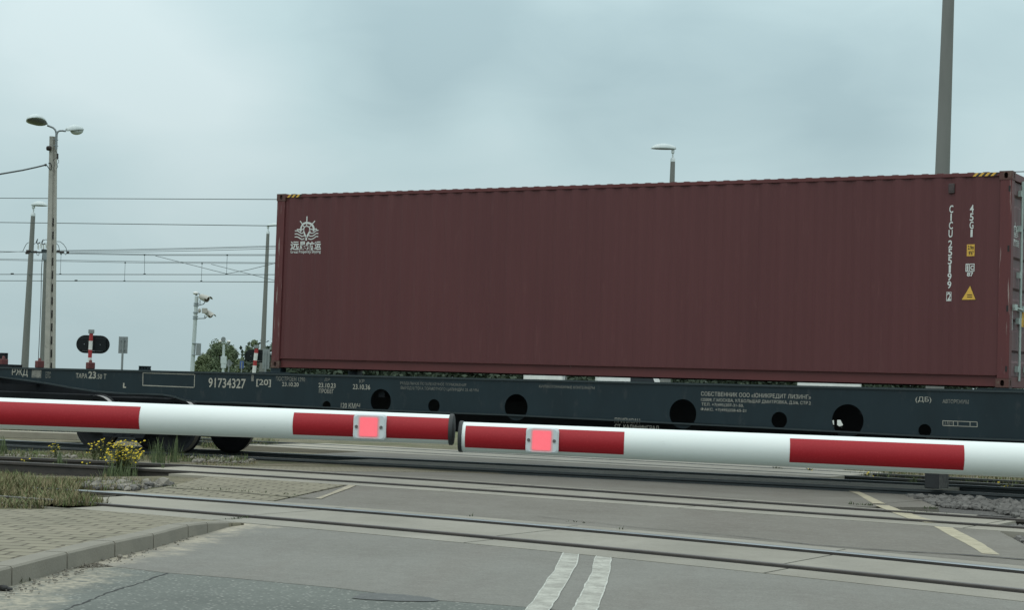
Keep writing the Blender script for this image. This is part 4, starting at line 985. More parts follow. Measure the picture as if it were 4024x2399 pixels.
# hazard stripes on the top rail ends
def hazard(px0, px1, n, ytop, yb):
    for i in range(n * 2):
        a = px0 + (px1 - px0) * i / (n * 2); c = px0 + (px1 - px0) * (i + 1) / (n * 2)
        p0, p1 = VY(a, ytop(a), Y0), VY(c, ytop(c), Y0); zb_, zt_ = Z1 - 0.063, Z1 - 0.017
        sk = 0.045
        m = MB(); m.face(((p0.x - sk, Y0 + 0.002, zb_), (p1.x - sk, Y0 + 0.002, zb_), (p1.x, Y0 + 0.002, zt_), (p0.x, Y0 + 0.002, zt_)))
        m.build('hazard_stripe', M['yellow'] if i % 2 == 0 else M['black'], con)
hazard(3835, 3928, 4, lambda x: 683, lambda x: 694)
hazard(1136, 1188, 3, lambda x: 775, lambda x: 782)
# ventilator cover
xa_, xb_, za_, zb_ = wall_rect(3729, 3752, 722, 760)
m = MB(); m.rng(xa_, xb_, wall_y((xa_ + xb_) / 2) - 0.035, Y0 + 0.046, za_, zb_, bev=0.008)
m.rng(xa_ + .01, xb_ - .01, wall_y((xa_ + xb_) / 2) - 0.0385, wall_y((xa_ + xb_) / 2) - 0.0355, za_ + .03, za_ + .10)
m.build('ventilator', pm('ventilator_cover', (0.06, 0.04, 0.042), (0.04, 0.03, 0.03), 8, 0.6), con)
# the emblem: half a ship's wheel over waves (drawn in emblem units, 1 = about a tenth of its width)
def emblem_polys():
    P = []
    def bar(p, q, w_):
        p, q = Vector((*p, 0)), Vector((*q, 0)); t = (q - p).normalized(); nv = Vector((-t.y, t.x, 0)) * w_ / 2
        P.append([(p - nv)[:2], (q - nv)[:2], (q + nv)[:2], (p + nv)[:2]])
    def arc(cx, cy, r0, r1, a0, a1, n=18):
        for k in range(n):
            t0, t1 = R(a0 + (a1 - a0) * k / n), R(a0 + (a1 - a0) * (k + 1) / n)
            P.append([(cx + r0 * math.cos(t0), cy + r0 * math.sin(t0)), (cx + r1 * math.cos(t0), cy + r1 * math.sin(t0)), (cx + r1 * math.cos(t1), cy + r1 * math.sin(t1)), (cx + r0 * math.cos(t1), cy + r0 * math.sin(t1))])
    cx, cy = 5.0, 4.6
    arc(cx, cy, 2.25, 3.05, -18, 198)
    arc(cx, cy + 0.1, 0.95, 1.35, -25, 205)
    for a in (90, 45, 135): bar((cx + 1.3 * math.cos(R(a)), cy + 1.3 * math.sin(R(a))), (cx + 2.3 * math.cos(R(a)), cy + 2.3 * math.sin(R(a))), 0.38)
    bar((cx, cy + 3.0), (cx, cy + 5.3), 0.42)
    for a, l in ((48, 4.7), (132, 4.7)): bar((cx + 3.0 * math.cos(R(a)), cy + 3.0 * math.sin(R(a))), (cx + l * math.cos(R(a)), cy + l * math.sin(R(a))), 0.42)
    for s in (-1, 1):
        bar((cx + s * 1.3, cy), (cx + s * 2.3, cy), 0.42); bar((cx + s * 3.0, cy), (cx + s * 4.3, cy), 0.5)
        bar((cx + s * 1.25, cy - 0.7), (cx + s * 0.1, cy - 3.4), 0.62)
        for wv in range(3):
            yb_ = cy - 1.05 - 1.25 * wv; pts = []
            x_in = 1.15 - 0.3 * wv if wv < 2 else 0.75
            for k in range(13):
                t = k / 12; X_ = x_in + (4.95 - x_in) * t
                pts.append((cx + s * X_, yb_ - 0.55 * math.sin(math.pi * 0.15 + t * math.pi * 1.55)))
            for a, c in zip(pts, pts[1:]): bar(a, c, 0.42)
    bar((cx, cy - 2.9), (cx, cy - 4.6), 0.62)
    return P
def emblem_on(fn, name, mat, follow):
    EP = emblem_polys()
    if follow:
        return wall_poly([[fn(a, c) for a, c in pl] for pl in EP], mat, name)
xa_, xb_, za_, zb_ = wall_rect(1161, 1252, 852, 945)
emblem_on(lambda a, c: (xa_ + (xb_ - xa_) * (a / 10), za_ + (zb_ - za_) * (c / 9.9)), 'ship_wheel_emblem', 'white_mark', True)
for ch, x0_, x1_ in [('远', 1144, 1173), ('晟', 1176, 1202), ('航', 1203, 1235), ('运', 1237, 1262)]:
    wall_text(ch, x0_, x1_, 949.5, 983, bold=0.022)
wall_text('Great Prosperity Shipping', 1143, 1261, 984.5, 998, bold=0.012)
# marks on the door leaf
yE0, yE1 = VX(3977.5, 930, X1), VX(4003, 935, X1)
ey0, ey1 = Y0 + 0.16, Y0 + 0.52
ez0, ez1 = VX(3985, 934, XD).z, VX(3985, 872, XD).z
m = MB()
for pl in emblem_polys(): m.face([(XD + 0.004, ey0 + (ey1 - ey0) * a / 10, ez0 + (ez1 - ez0) * c / 9.9) for a, c in pl])
m.build('ship_wheel_emblem', M['white_mark'], con)
bm = bmesh.new(); tz0, tz1 = VX(3985, 968, XD).z, VX(3985, 938, XD).z
merge_into(bm, glyphs('远晟航运', 0.022), lambda u, v: Vector((XD + 0.004, ey0 - 0.02 + (ey1 - ey0 + 0.06) * u, tz0 + (tz1 - tz0) * v)) - Vector(con.location))
me = bpy.data.meshes.new('painted_lettering'); bm.to_mesh(me); bm.free(); link_mesh('painted_lettering', me, M['white_mark'], con)
lz0, lz1 = VX(3975, 1299, XD).z, VX(3975, 1215, XD).z
m = MB(); m.face([(XD + 0.004, Y0 + 0.15, lz0), (XD + 0.004, Y0 + 0.29, lz0), (XD + 0.004, Y0 + 0.29, lz1), (XD + 0.004, Y0 + 0.15, lz1)]); m.build('door_label', M['white_mark'], con)
tz0, tz1 = VX(4020, 1287, XD).z, VX(4020, 1230, XD).z
m = MB(); m.face([(XD + 0.004, Y0 + 0.70, tz0), (XD + 0.004, Y0 + 1.02, tz0), (XD + 0.004, Y0 + 0.86, tz1 + 0.06)]); m.build('warning_triangle', M['yellow'], con)

# ================================================================== barrier arms
AZ = R(5.0)
fh = Vector((CF.x, CF.y, 0)).normalized(); rh = Vector((fh.y, -fh.x, 0))
PN = (rh * math.sin(AZ) + fh * math.cos(AZ)); AX = (rh * math.cos(AZ) - fh * math.sin(AZ))   # plane normal, arm axis
def onp(px, py, d):
    r = ray(px, py); return EYEP + r * (d / r.dot(PN))
def arm(label, d, pa, pb, ta, tb, tip_left, bands, lamp, cap_label):
    A, B = onp(pa[0], pa[1], d), onp(pb[0], pb[1], d)
    ax = (B - A).normalized()
    pxm = lambda P: FPX / (P - EYEP).dot(CF)
    ra_, rb_ = ta / 2 / pxm(A), tb / 2 / pxm(B)
    s0, s1 = (0.0, (B - A).length)
    def at(s): return A + ax * s
    def rad(s): return ra_ + (rb_ - ra_) * s / s1
    def s_of(px):                                 # along-axis position seen at a pixel column on the front of the tube
        lo, hi = -8.0, 12.0
        for _ in range(60):
            mid = (lo + hi) / 2; P = at(mid) - PN * rad(mid); q = P - EYEP; x = IMW / 2 + FPX * q.dot(CR) / q.dot(CF)
            if x < px: lo = mid
            else: hi = mid
        return (lo + hi) / 2
    tip_s = 0.0 if tip_left else s1
    far_s = s1 + 1.6 if tip_left else -2.6
    up_ = ax.cross(PN); up_ = up_ if up_.z > 0 else -up_
    root = empty('road_barrier', at(tip_s), label, 'barrier', 'lowered barrier arms across the road')
    m = MB(); ss = frange(tip_s, far_s, 0.3)
    m.tube([at(s) for s in ss], [rad(s) for s in ss], 48); m.build('boom', M['arm_white'], root)
    for x0_, x1_ in bands:
        sa_, sb_ = s_of(x0_), s_of(x1_); mm = MB(); n = 20; rows = []
        for s in frange(sa_, sb_, 0.2):
            r = rad(s) + 0.0012
            rows.append([mm.b.verts.new(at(s) + (up_ * math.cos(th) - PN * math.sin(th)) * r) for th in [R(41) + (R(133) - R(41)) * k / n for k in range(n + 1)]])
        for a, c in zip(rows, rows[1:]):
            for k in range(n):
                f = mm.b.faces.new((a[k], a[k + 1], c[k + 1], c[k])); f.smooth = True
        mm.build('red_band', M['arm_red'], root)
    # end cap
    sg = -1 if tip_left else 1
    m = MB(); rt = rad(tip_s)
    m.tube([at(tip_s - sg * 0.002), at(tip_s + sg * 0.010), at(tip_s + sg * 0.014)], [rt + 0.004, rt + 0.004, rt + 0.001], 40); m.build('end_cap', M['cap'], root)
    # warning lamp: rounded plate, lit lens, two screws
    (lx0, lx1), (lens0, lens1), (sc0, sc1) = lamp
    sa_, sb_ = s_of(lx0), s_of(lx1); sm = (sa_ + sb_) / 2; r = rad(sm); hw = (sb_ - sa_) / 2; hh = hw * 0.78
    base = at(sm) - PN * (r * 0.80)
    def rr(w_, h_, rc, n=6):
        pts = []
        for cx_, cy_, a0 in ((w_ - rc, h_ - rc, 0), (-w_ + rc, h_ - rc, 90), (-w_ + rc, -h_ + rc, 180), (w_ - rc, -h_ + rc, 270)):
            for k in range(n + 1):
                a = R(a0 + 90 * k / n); pts.append((cx_ + rc * math.cos(a), cy_ + rc * math.sin(a)))
        return pts
    def slab(w_, h_, rc, d0, d1, mat, name, par, ox=0.0, bevel=0.0):
        mm = MB(); lv = []
        prof_ = [(d0, 1.0), (d1 - bevel, 1.0), (d1, 1.0 - bevel / w_ * 1.2)] if bevel else [(d0, 1.0), (d1, 1.0)]
        for dd, k in prof_: lv.append([mm.b.verts.new(base - PN * dd + ax * (ox + x * k) + up_ * (y * k)) for x, y in rr(w_, h_, rc)])
        n = len(lv[0])
        for a, c in zip(lv, lv[1:]):
            for k in range(n): mm.b.faces.new((a[k], a[(k + 1) % n], c[(k + 1) % n], c[k]))
        mm.b.faces.new(lv[-1]); mm.b.faces.new(lv[0][::-1])
        return mm.build(name, mat, par)
    dtop = r * 0.20 + 0.016
    lm = slab(hw, hh, 0.016, -0.01, dtop, M['lamp_case'], 'warning_lamp', root, bevel=0.006)
    l0, l1 = s_of(lens0), s_of(lens1); lw = (l1 - l0) / 2; ox = (l0 + l1) / 2 - sm
    slab(lw + 0.0095, lw + 0.0115, 0.012, dtop + 0.0002, dtop + 0.0007, M['lens_halo'], 'lens_glow', lm, ox)  # faint emissive rings added to imitate the soft glow around the lens
    slab(lw + 0.0045, lw + 0.0065, 0.010, dtop + 0.0008, dtop + 0.0012, M['lens_edge'], 'lens_glow', lm, ox)
    slab(lw, lw + 0.002, 0.007, dtop + 0.0013, dtop + 0.003, M['lens'], 'lens', lm, ox)
    for sx_ in (sc0, sc1):
        o_ = s_of(sx_) - sm; P = base + ax * o_ - PN * (dtop + 0.0005)
        mm = MB(); mm.tube([P, P - PN * 0.004], 0.0068, 14); mm.tube([P - PN * 0.0041, P - PN * 0.0046], 0.0035, 8); mm.build('screw', M['screw'], lm)
    # drive post that carries the arm, out of the frame
    Pp = at(far_s - sg * -0.15)
    base_p = Vector((Pp.x, Pp.y, -0.17))
    mm = MB(); mm.box((Pp.x + PN.x * 0.3, Pp.y + PN.y * 0.3, 0.45), (0.4, 0.45, 1.24), rz=math.atan2(AX.y, AX.x), bev=0.02); mm.build('cabinet', M['arm_white'], root)
    mm = MB(); mm.tube([at(far_s), at(far_s) + PN * 0.09], 0.05, 16); mm.build('pivot', M['screw'], root)
    return root
arm('red and white barrier arm from the left edge, black disc on its tip', 7.5, (0, 1625.5), (1770, 1689.5), 123, 116, False, [(-700, -60), (-60, 546) if False else (-80, 546), (1150, 1766)],
    ((1390, 1518), (1417, 1485), (1403, 1500)), 'left')
arm('red and white barrier arm from the right edge, its tip slightly lower', 7.5, (1818, 1717.4), (4024, 1811.5), 116, 136, True, [(1827, 2452), (3104, 3790), (4440, 5000)],
    ((2067, 2196), (2094, 2165), (2078.5, 2179)), 'right')

# ================================================================== poles, lamps, signals
GZ = -0.17
def base_of(px, py_b, depth):
    P = DP(px, py_b, depth); return Vector((P.x, P.y, GZ))
PXM = lambda depth: FPX / depth
def pole_line(px0, py0, px1, py1, depth):
    """top and foot of a near-vertical pole whose visible stretch runs between two pixels"""
    T, Bq = DP(px0, py0, depth), DP(px1, py1, depth); d = (Bq - T); k = (GZ - T.z) / d.z
    F = T + d * k; return T, F
# -- street light with two heads on a slotted concrete pole
D = 52.0; T, F = pole_line(210, 537, 196, 1430, D); pl = empty('street_lamp', F, 'weathered slotted concrete lamp pole with two cobra head lamps on curved arms', 'street lamp')
m = MB(); n = 40; wt, wb = 26 / PXM(D), 40 / PXM(D)
ax = rh; dp = fh
def q(s, u, v): # point on the pole: s 0 top..1 foot, u across, v depth
    P = T.lerp(F, s); w_ = wt + (wb - wt) * s; return P + ax * (u * w_) + dp * (v * w_ * 0.8)
rows = []
prof = [(-.5, -.5), (.05, -.5), (.12, -.30), (.30, -.30), (.36, -.5), (.5, -.5), (.5, .5), (-.5, .5)]
for i in range(n + 1): rows.append([m.b.verts.new(q(i / n, u, v)) for u, v in prof])
for a, c in zip(rows, rows[1:]):
    for k in range(len(prof)): m.b.faces.new((a[k], a[(k + 1) % len(prof)], c[(k + 1) % len(prof)], c[k]))
m.b.faces.new(rows[0]); m.b.faces.new(rows[-1][::-1]); m.build('pole', M['concrete_pole'], pl)
for i in range(16):
    s = 0.30 + i * 0.046
    P = q(s, 0.21, -0.30); m = MB(); h = 0.11
    hw = (wt + (wb - wt) * s) * 0.075
    m.tube([P + Vector((0, 0, h)) - dp * 0.004, P + Vector((0, 0, -h)) - dp * 0.004], hw, 8); m.build('pole_slot', M['dark'] if i % 1 == 0 else M['dark'], pl)  # dark rod stands for the shade inside the slot
def along(px, py, dd=0.0): return DP(px, py, D + dd)
arm1 = [(221, 588), (221, 560), (221, 540), (221, 522), (217, 510), (209, 502), (197, 497), (186, 493)]
arm2 = [(222, 585), (222.5, 545), (223, 528), (227, 518), (234, 514), (246, 513.5), (258, 515.5)]
for a_ in (arm1, arm2):
    m = MB(); m.tube([along(x, y, -0.2) for x, y in a_], 0.028, 10); m.build('bracket_arm', M['mid_metal'], pl)
for y_ in (549.5, 573):
    m = MB(); m.box(along(219, y_, -0.15), (0.12, 0.10, 0.018), rz=YAW); m.build('clamp', M['mid_metal'], pl)
def luminaire(parent, P0, P1, width, height, body, lens, tilt=0.0, bowl=0.6, bz=0.35):
    """cobra-head lamp from its neck P0 to its nose P1"""
    P0, P1 = Vector(P0), Vector(P1); L = (P1 - P0).length; xd = (P1 - P0).normalized(); yd = Vector((0, 0, 1)).cross(xd).normalized(); yd = (yd + Vector((0, 0, tilt))).normalized(); zd = xd.cross(yd).normalized()
    n = 12; st = [(0, .30, .45), (.08, .42, .62), (.25, .75, .85), (.45, .97, 1.0), (.65, 1.0, .95), (.82, .85, .72), (.94, .50, .40), (1.0, .14, .10)]
    m = MB(); rows = []
    for t, wk, hk_ in st:
        c = P0 + xd * (t * L); row = []
        for k in range(n + 1):
            a = math.pi * k / n; row.append(m.b.verts.new(c + yd * (math.cos(a) * width / 2 * wk) + zd * (math.sin(a) * height * hk_)))
        rows.append(row)
    for a, c in zip(rows, rows[1:]):
        for k in range(n):
            f = m.b.faces.new((a[k], a[k + 1], c[k + 1], c[k])); f.smooth = True
    for a, c in zip(rows, rows[1:]): m.b.faces.new((a[0], c[0], c[n], a[n]))
    m.b.faces.new(rows[0]); m.b.faces.new(rows[-1][::-1]); m.build('lamp_housing', body, parent)
    m = MB(); rot = Matrix((xd, yd, zd)).transposed()
    m.ell(P0 + xd * (L * bowl) - zd * 0.002, (L * (1 - bowl) * 0.94, width * 0.42, height * bz), rot, zmax=0.0, seg=16, rings=10); m.build('lamp_bowl', lens, parent)
luminaire(pl, along(181, 491, -0.2), along(111, 466, -0.9), 0.46, 0.21, M['light_metal'], M['dark_lens'], tilt=0.30, bowl=0.5, bz=0.30)
luminaire(pl, along(261, 515, -0.2), along(327, 511, 0.25), 0.34, 0.17, M['light_metal'], M['glass_lens'], tilt=0.0, bowl=0.62, bz=0.75)
m = MB()
for k in range(4): m.tube([along(193 - 8 + k * 4, 583, -0.12), along(193 - 6 + k * 4, 583, -0.12)], 0.075 - abs(k - 1.5) * 0.006, 12)
m.tube([along(183, 583, -0.12), along(201, 583, -0.12)], 0.05, 12); m.build('insulator', M['brown_ins'], pl)
m = MB()
for k in range(4): m.tube([along(226, 606 + k * 5, -0.12), along(226, 608 + k * 5, -0.12)], 0.035, 10)
m.tube([along(226, 604, -0.12), along(226, 625, -0.12)], 0.022, 10); m.build('insulator', M['brown_ins'], pl)
m = MB()
m.tube([along(x, y, -0.2) for x, y in [(219, 592), (223, 600), (227, 606)]], 0.007, 6); m.tube([along(x, y, -0.2) for x, y in [(224, 622), (231, 632), (230, 640), (224, 645), (227, 655), (222, 664)]], 0.007, 6)
m.tube([along(x, y, -0.25) for x, y in [(220, 620), (208, 630), (214, 636), (216, 645), (211, 660), (214, 680)]], 0.007, 6); m.build('loose_cable', M['cable'], pl)
m = MB(); m.tube([along(x, y, -0.1) for x, y in [(190, 642), (197, 640), (202, 650), (200, 668), (192, 662), (184, 650)]], 0.012, 6); m.tube([along(176, 649, -0.1), along(183, 647.5, -0.1)], 0.035, 8); m.build('cable_clamp', M['cable'], pl)
m = MB(); m.tube([DP(x, y, d_) for x, y, d_ in [(181, 648, D - .1), (140, 658, D - 1), (90, 669, D - 2.2), (0, 684.5, D - 4), (-200, 715, D - 7), (-600, 740, D - 12)]], 0.022, 6)
tag(m.build('power_cable', M['cable'], origin=along(181, 648)), 'thick twisted black cable running from the two headed lamp pole off the left edge', 'power cable')
# -- single-head lamp posts
def lamp_post(label, top, foot_px, depth, wt_px, wb_px, neck, head0, head1, hw, hh):
    T, F = pole_line(*top, *foot_px, depth); r = empty('street_lamp', F, label, 'street lamp', 'single headed concrete lamp posts')
    d_ = (F - T).length; full = wt_px + (wb_px - wt_px) * d_ / (DP(*top, depth) - DP(*foot_px, depth)).length
    m = MB(); m.tube([T.lerp(F, k / 12) for k in range(13)], [(wt_px + (full - wt_px) * k / 12) / 2 / PXM(depth) for k in range(13)], 20); m.build('pole', M['grey_pole'], r)
    rw = wt_px / 2 / PXM(depth); Nn = DP(*neck, depth)
    m = MB(); m.tube([T - Vector((0, 0, 0.02)), T + Vector((0, 0, 0.10)), T.lerp(Nn, 0.35), Nn], [rw * 1.04, rw * 1.0, rw * 0.42, rw * 0.38], 16); m.build('spigot', M['light_metal'], r)
    H0, H1 = DP(*head0, depth), DP(*head1, depth - 0.1)
    m = MB(); m.box(Nn + Vector((0, 0, 0.02)), (rw * 1.3, rw * 1.3, rw * 2.2), rz=YAW, bev=rw * 0.2); m.build('knuckle', M['light_metal'], r)
    luminaire(r, H0, H1, hw, hh, M['light_metal'], M['dark_lens'], bowl=0.5, bz=0.12)
    return r
lamp_post('grey concrete lamp post with white head turned right, left of the two headed pole', (130, 848), (98, 1430), 75, 17, 29, (131.5, 812), (124, 808), (187, 810), 0.30, 0.19)
lamp_post('grey concrete lamp post beside the container end, its white head half hidden behind it', (1053, 918), (1031, 1430), 82, 12.5, 21, (1053.5, 893), (1049, 890), (1105, 886), 0.30, 0.13)
lamp_post('grey concrete lamp post rising behind the container roof, white head turned left', (2644, 634), (2641, 722), 62, 18, 20.5, (2644.5, 595), (2656, 587), (2557, 584), 0.34, 0.19)
# -- thick bare pole at right
D = 40.0; T, F = pole_line(3732, -150, 3703, 690, D)
m = MB(); d_ = (F - T).length; vis = (DP(3732, -150, D) - DP(3703, 690, D)).length
m.tube([T.lerp(F, k / 14) for k in range(15)], [(43 + (57 - 43) * (k / 14) * d_ / vis) / 2 / PXM(D) for k in range(15)], 28)
tag(m.build('concrete_pole', M['grey_pole'], origin=F), 'thick plain grey concrete pole rising behind the right end of the container', 'pole')
# -- mast with a disconnector and insulators
D = 72.0; T, F = pole_line(180, 1010, 166, 1430, D); ms = empty('overhead_line_mast', F, 'grey mast with switchgear and white insulators, between two lamp poles', 'mast')
def at7(x, y, dd=0.0): return DP(x, y, D + dd)
m = MB(); m.tube([T.lerp(F, k / 8) for k in range(9)], [(15 + 7 * k / 8) / 2 / PXM(D) for k in range(9)], 16); m.build('pole', M['grey_pole'], ms)
m = MB(); m.box(at7(180, 1008), (0.21, 0.21, 0.30), rz=YAW, bev=0.01); m.box(at7(180, 1022), (0.17, 0.17, 0.10), rz=YAW); m.build('switch_box', M['mid_metal'], ms)
m = MB(); m.box(at7(180, 987), (0.30, 0.22, 0.12), rz=YAW); m.box(at7(150, 992), (0.70, 0.05, 0.06), rz=YAW); m.box(at7(215, 990), (0.5, 0.05, 0.06), rz=YAW); m.build('crossarm', M['wagon_lip'], ms)
for x, y in [(151, 970), (162, 966), (171.5, 970), (182, 967), (190, 972)]:
    m = MB(); Pb, Pt = at7(x, y + 10), at7(x - 1.5, y - 9)
    for k in range(5): m.tube([Pb.lerp(Pt, k / 5), Pb.lerp(Pt, (k + .5) / 5)], 0.034, 10)
    m.tube([Pb, Pt], 0.024, 8); m.build('insulator', M['insulator'], ms)
m = MB()
for a_ in ([(143, 954), (147, 942), (149, 939)], [(164, 955), (169, 944), (171, 941)], [(185, 958), (190, 948), (193, 943)]): m.tube([at7(*p) for p in a_], [0.028, 0.02, 0.008], 8)
for a_ in ([(143, 954), (148, 959), (158, 953)], [(164, 956), (169, 962), (178, 957)]): m.tube([at7(*p) for p in a_], 0.024, 8)
m.build('contact_horn', M['cable'], ms)
for x0_, x1_, y_ in [(103, 122, 987), (132, 146, 991), (100, 116, 995), (223, 235, 988), (234, 252, 992), (262, 272, 993)]:
    m = MB(); Pa, Pb = at7(x0_, y_), at7(x1_, y_ - .3); m.tube([Pa, Pb], 0.03, 8)
    for k in range(4): m.tube([Pa.lerp(Pb, .1 + k * .22), Pa.lerp(Pb, .18 + k * .22)], 0.052, 10)
    m.build('strain_insulator', M['brown_ins'], ms)
for a_ in ([(90, 988), (97, 972), (104, 959), (113, 953)], [(222, 950), (236, 950), (250, 961), (260, 976), (262, 992), (258, 1003), (253, 995)], [(222, 957), (230, 966), (234, 985)], [(132, 961), (140, 955)], [(143, 992), (146, 1003), (151, 1005), (154, 998), (152, 990)], [(172, 945), (180, 942), (188, 944)]):
    m = MB(); m.tube([at7(*p) for p in a_], 0.012, 6); m.build('jumper_wire', M['wire'], ms)
m = MB(); m.tube([at7(x, y, -.3) for x, y in [(168, 996), (165, 1030), (163, 1060), (161, 1180), (156, 1300), (150, 1430)]], 0.014, 6); m.build('earth_cable', M['cable'], ms)
# -- overhead wires
def wire(name, label, pts, Y, r=0.012, cat='overhead wire', droppers=()):
    q_ = [VY(x, y, Y) for x, y in pts]; rt = empty(name, q_[0], label, cat, 'overhead railway wires')
    m = MB(); m.tube(q_, r, 6); m.build('cable', M['wire'], rt)
    return rt
EXT = lambda a, c, y0, y1: [(-250, y0 - (y1 - y0) * 250 / (c - a)), (a, y0), (c, y1), (1400, y1 + (y1 - y0) * (1400 - c) / (c - a))]
wire('overhead_wire', 'topmost straight overhead wire, meeting the container near its roof corner', EXT(0, 1080, 779, 784), 50, 0.013)
wire('overhead_wire', 'second highest straight overhead wire, passing behind the lamp head by the container', EXT(0, 1040, 874.5, 887.5), 50, 0.013)
cw1 = wire('contact_wire', 'upper of the two lowest contact wires, below the mast switchgear', EXT(0, 1080, 1079, 1080), 55, 0.014, 'contact wire')
cw2 = wire('contact_wire', 'lowest contact wire of all, just above the camera mast', EXT(0, 1080, 1104, 1109), 59, 0.014, 'contact wire')
wire('messenger_wire', 'upper wire of the close pair carrying the long droppers, level with the mast switchgear', [(270, 994), (620, 1001), (1080, 1001), (1400, 1001)], 55, 0.010, 'messenger wire')
wire('messenger_wire', 'lower wire of the close pair carrying the long droppers, level with the mast switchgear', [(-250, 985), (90, 990), (270, 998), (620, 1004.5), (1080, 1005), (1400, 1005)], 55, 0.010, 'messenger wire')
wire('messenger_wire', 'upper wire of the pair just above the contact wires', [(-250, 1013), (60, 1019.5), (460, 1027), (620, 1029.5), (1080, 1033), (1400, 1035)], 59, 0.010, 'messenger wire')
wire('messenger_wire', 'lower wire of the pair just above the contact wires', [(-250, 1018), (60, 1024), (460, 1032), (620, 1034.5), (1080, 1036.5), (1400, 1039)], 59, 0.010, 'messenger wire')
wire('feeder_wire', 'highest of three feeder wires rising right from the mast', [(236, 985), (460, 982), (780, 975), (1080, 967), (1400, 957)], 53, 0.009, 'feeder wire')
wire('feeder_wire', 'middle of three feeder wires rising right from the mast', [(236, 988), (460, 986), (780, 979), (1080, 971), (1400, 961)], 53, 0.009, 'feeder wire')
wire('feeder_wire', 'lowest of three feeder wires rising right from the mast', [(272, 993), (460, 992), (780, 986), (1080, 978), (1400, 969)], 53, 0.009, 'feeder wire')
wire('feeder_wire', 'paired wire leaving the mast switchgear towards the left edge', [(90, 989), (40, 991), (-250, 1001)], 53, 0.010, 'feeder wire')
wire('stay_wire', 'thin wire slanting down from the upper pair to the upper contact wire', [(611, 1006), (887, 1076)], 55, 0.010, 'stay wire')
wire('stay_wire', 'thin wire slanting down right behind the lamp post by the container', [(830, 1039), (1075, 1102), (1400, 1185)], 59, 0.010, 'stay wire')
wire('stay_wire', 'thin wire rising right from the upper contact wire behind the container', [(891, 1077), (980, 1060), (1078, 1036), (1400, 950)], 55, 0.010, 'stay wire')
for (x, y0, y1, Y, rt) in [(240, 1000, 1079, 55, cw1), (568, 1003, 1079, 55, cw1), (893, 1004, 1079, 55, cw1), (794, 1037, 1107, 59, cw2), (492, 1034, 1106, 59, cw2)]:
    m = MB(); m.tube([VY(x, y0, Y), VY(x - 3 if x != 568 else x, y1, Y)], 0.008, 6)
    m.box(VY(x, y0 - 1, Y), (0.06, 0.03, 0.06)); m.box(VY(x - 3 if x != 568 else x, y1 - 1, Y), (0.09, 0.03, 0.05)); m.build('dropper', M['wire'], rt)
for x, y, Y, rt in [(48, 1076.5, 55, cw1), (299, 1103, 59, cw2)]:
    m = MB(); m.box(VY(x, y, Y), (0.14, 0.04, 0.05)); m.build('wire_clamp', M['cable'], rt)
a, c = VY(3970, 676, 50), VY(4300, 667, 50); m = MB(); m.tube([a, c], 0.013, 6); tag(m.build('overhead_wire', M['wire'], origin=a), 'short stretch of overhead wire at the right edge, touching the container corner', 'overhead wire', 'overhead railway wires')
# -- white camera mast
D = 60.0; T, F = pole_line(773, 1165, 756, 1445, D); cm = empty('camera_mast', F, 'tall white mast with beige camera housings and a grey cabinet', 'camera mast')
def at6(x, y, dd=0.0): return DP(x, y, D + dd)
m = MB(); m.tube([T.lerp(F, k / 6) for k in range(7)], [(14.5 + 4 * k / 6) / 2 / PXM(D) for k in range(7)], 12); m.build('pole', M['mast_white'], cm)
for y_ in (1196, 1204, 1232, 1248, 1256):
    P = T.lerp(F, (y_ - 1165) / (1445 - 1165) * (DP(773, 1165, D) - DP(756, 1445, D)).length / (F - T).length); m = MB(); m.tube([P, P + Vector((0, 0, 0.035))], 0.088, 12); m.build('pole_band', M['mid_metal'], cm)
m = MB(); m.ell(at6(769, 1153), (0.10, 0.085, 0.055), seg=14, rings=8); m.build('dome_camera', M['sign_white'], cm)
m = MB(); m.ell(at6(771.5, 1158), (0.045, 0.045, 0.04)); m.build('camera_glass', M['signal_black'], cm)
def housing(c0, c1, r0, r1, hood=True):
    A, Bq = at6(*c0), at6(*c1, -0.25); m = MB(); m.tube([A, A.lerp(Bq, .15), A.lerp(Bq, .9), Bq], [r0 * .8, r0, r1, r1], 14); o = m.build('camera_housing', M['camera_beige'], cm)
    m = MB(); d_ = (Bq - A).normalized(); m.tube([Bq + d_ * .002, Bq + d_ * 0.006], r1 * 0.82, 14); m.build('camera_glass', pm('hood_dark', (0.10, 0.075, 0.07), None, 8, .5), o)
    if hood:
        m = MB(); u = Vector((0, 0, 1)); s_ = d_.cross(u).normalized(); u = s_.cross(d_); rows = []
        for t in (0.0, 0.16): rows.append([m.b.verts.new(Bq + d_ * t + (s_ * math.cos(R(a_)) + u * math.sin(R(a_))) * (r1 * 1.06)) for a_ in range(10, 171, 20)])
        for k in range(len(rows[0]) - 1): m.b.faces.new((rows[0][k], rows[0][k + 1], rows[1][k + 1], rows[1][k]))
        m.build('sun_hood', M['camera_beige'], o)
housing((789, 1166), (813, 1176), 0.10, 0.115); housing((803, 1220), (828, 1240), 0.085, 0.10)
m = MB(); m.box(at6(804, 1222, -0.3), (0.16, 0.16, 0.17), rz=YAW, bev=0.01); m.build('radar_box', M['camera_beige'], cm)
m = MB()
m.tube([at6(*p) for p in [(780, 1201), (800, 1196), (806, 1186)]], 0.016, 8); m.tube([at6(*p) for p in [(786, 1199), (786, 1180)]], 0.014, 8); m.tube([at6(*p) for p in [(779, 1253), (806, 1252), (813, 1245)]], 0.016, 8); m.tube([at6(805, 1252), at6(805, 1240)], 0.016, 8)
m.build('bracket', M['mid_metal'], cm)
m = MB(); m.ell(at6(784, 1222), (0.05, 0.05, 0.075)); m.build('junction_box', M['camera_beige'], cm)
m = MB(); m.tube([at6(787, 1161), at6(781, 1154), at6(776, 1153)], 0.02, 8); m.build('cable_gland', M['mid_metal'], cm)
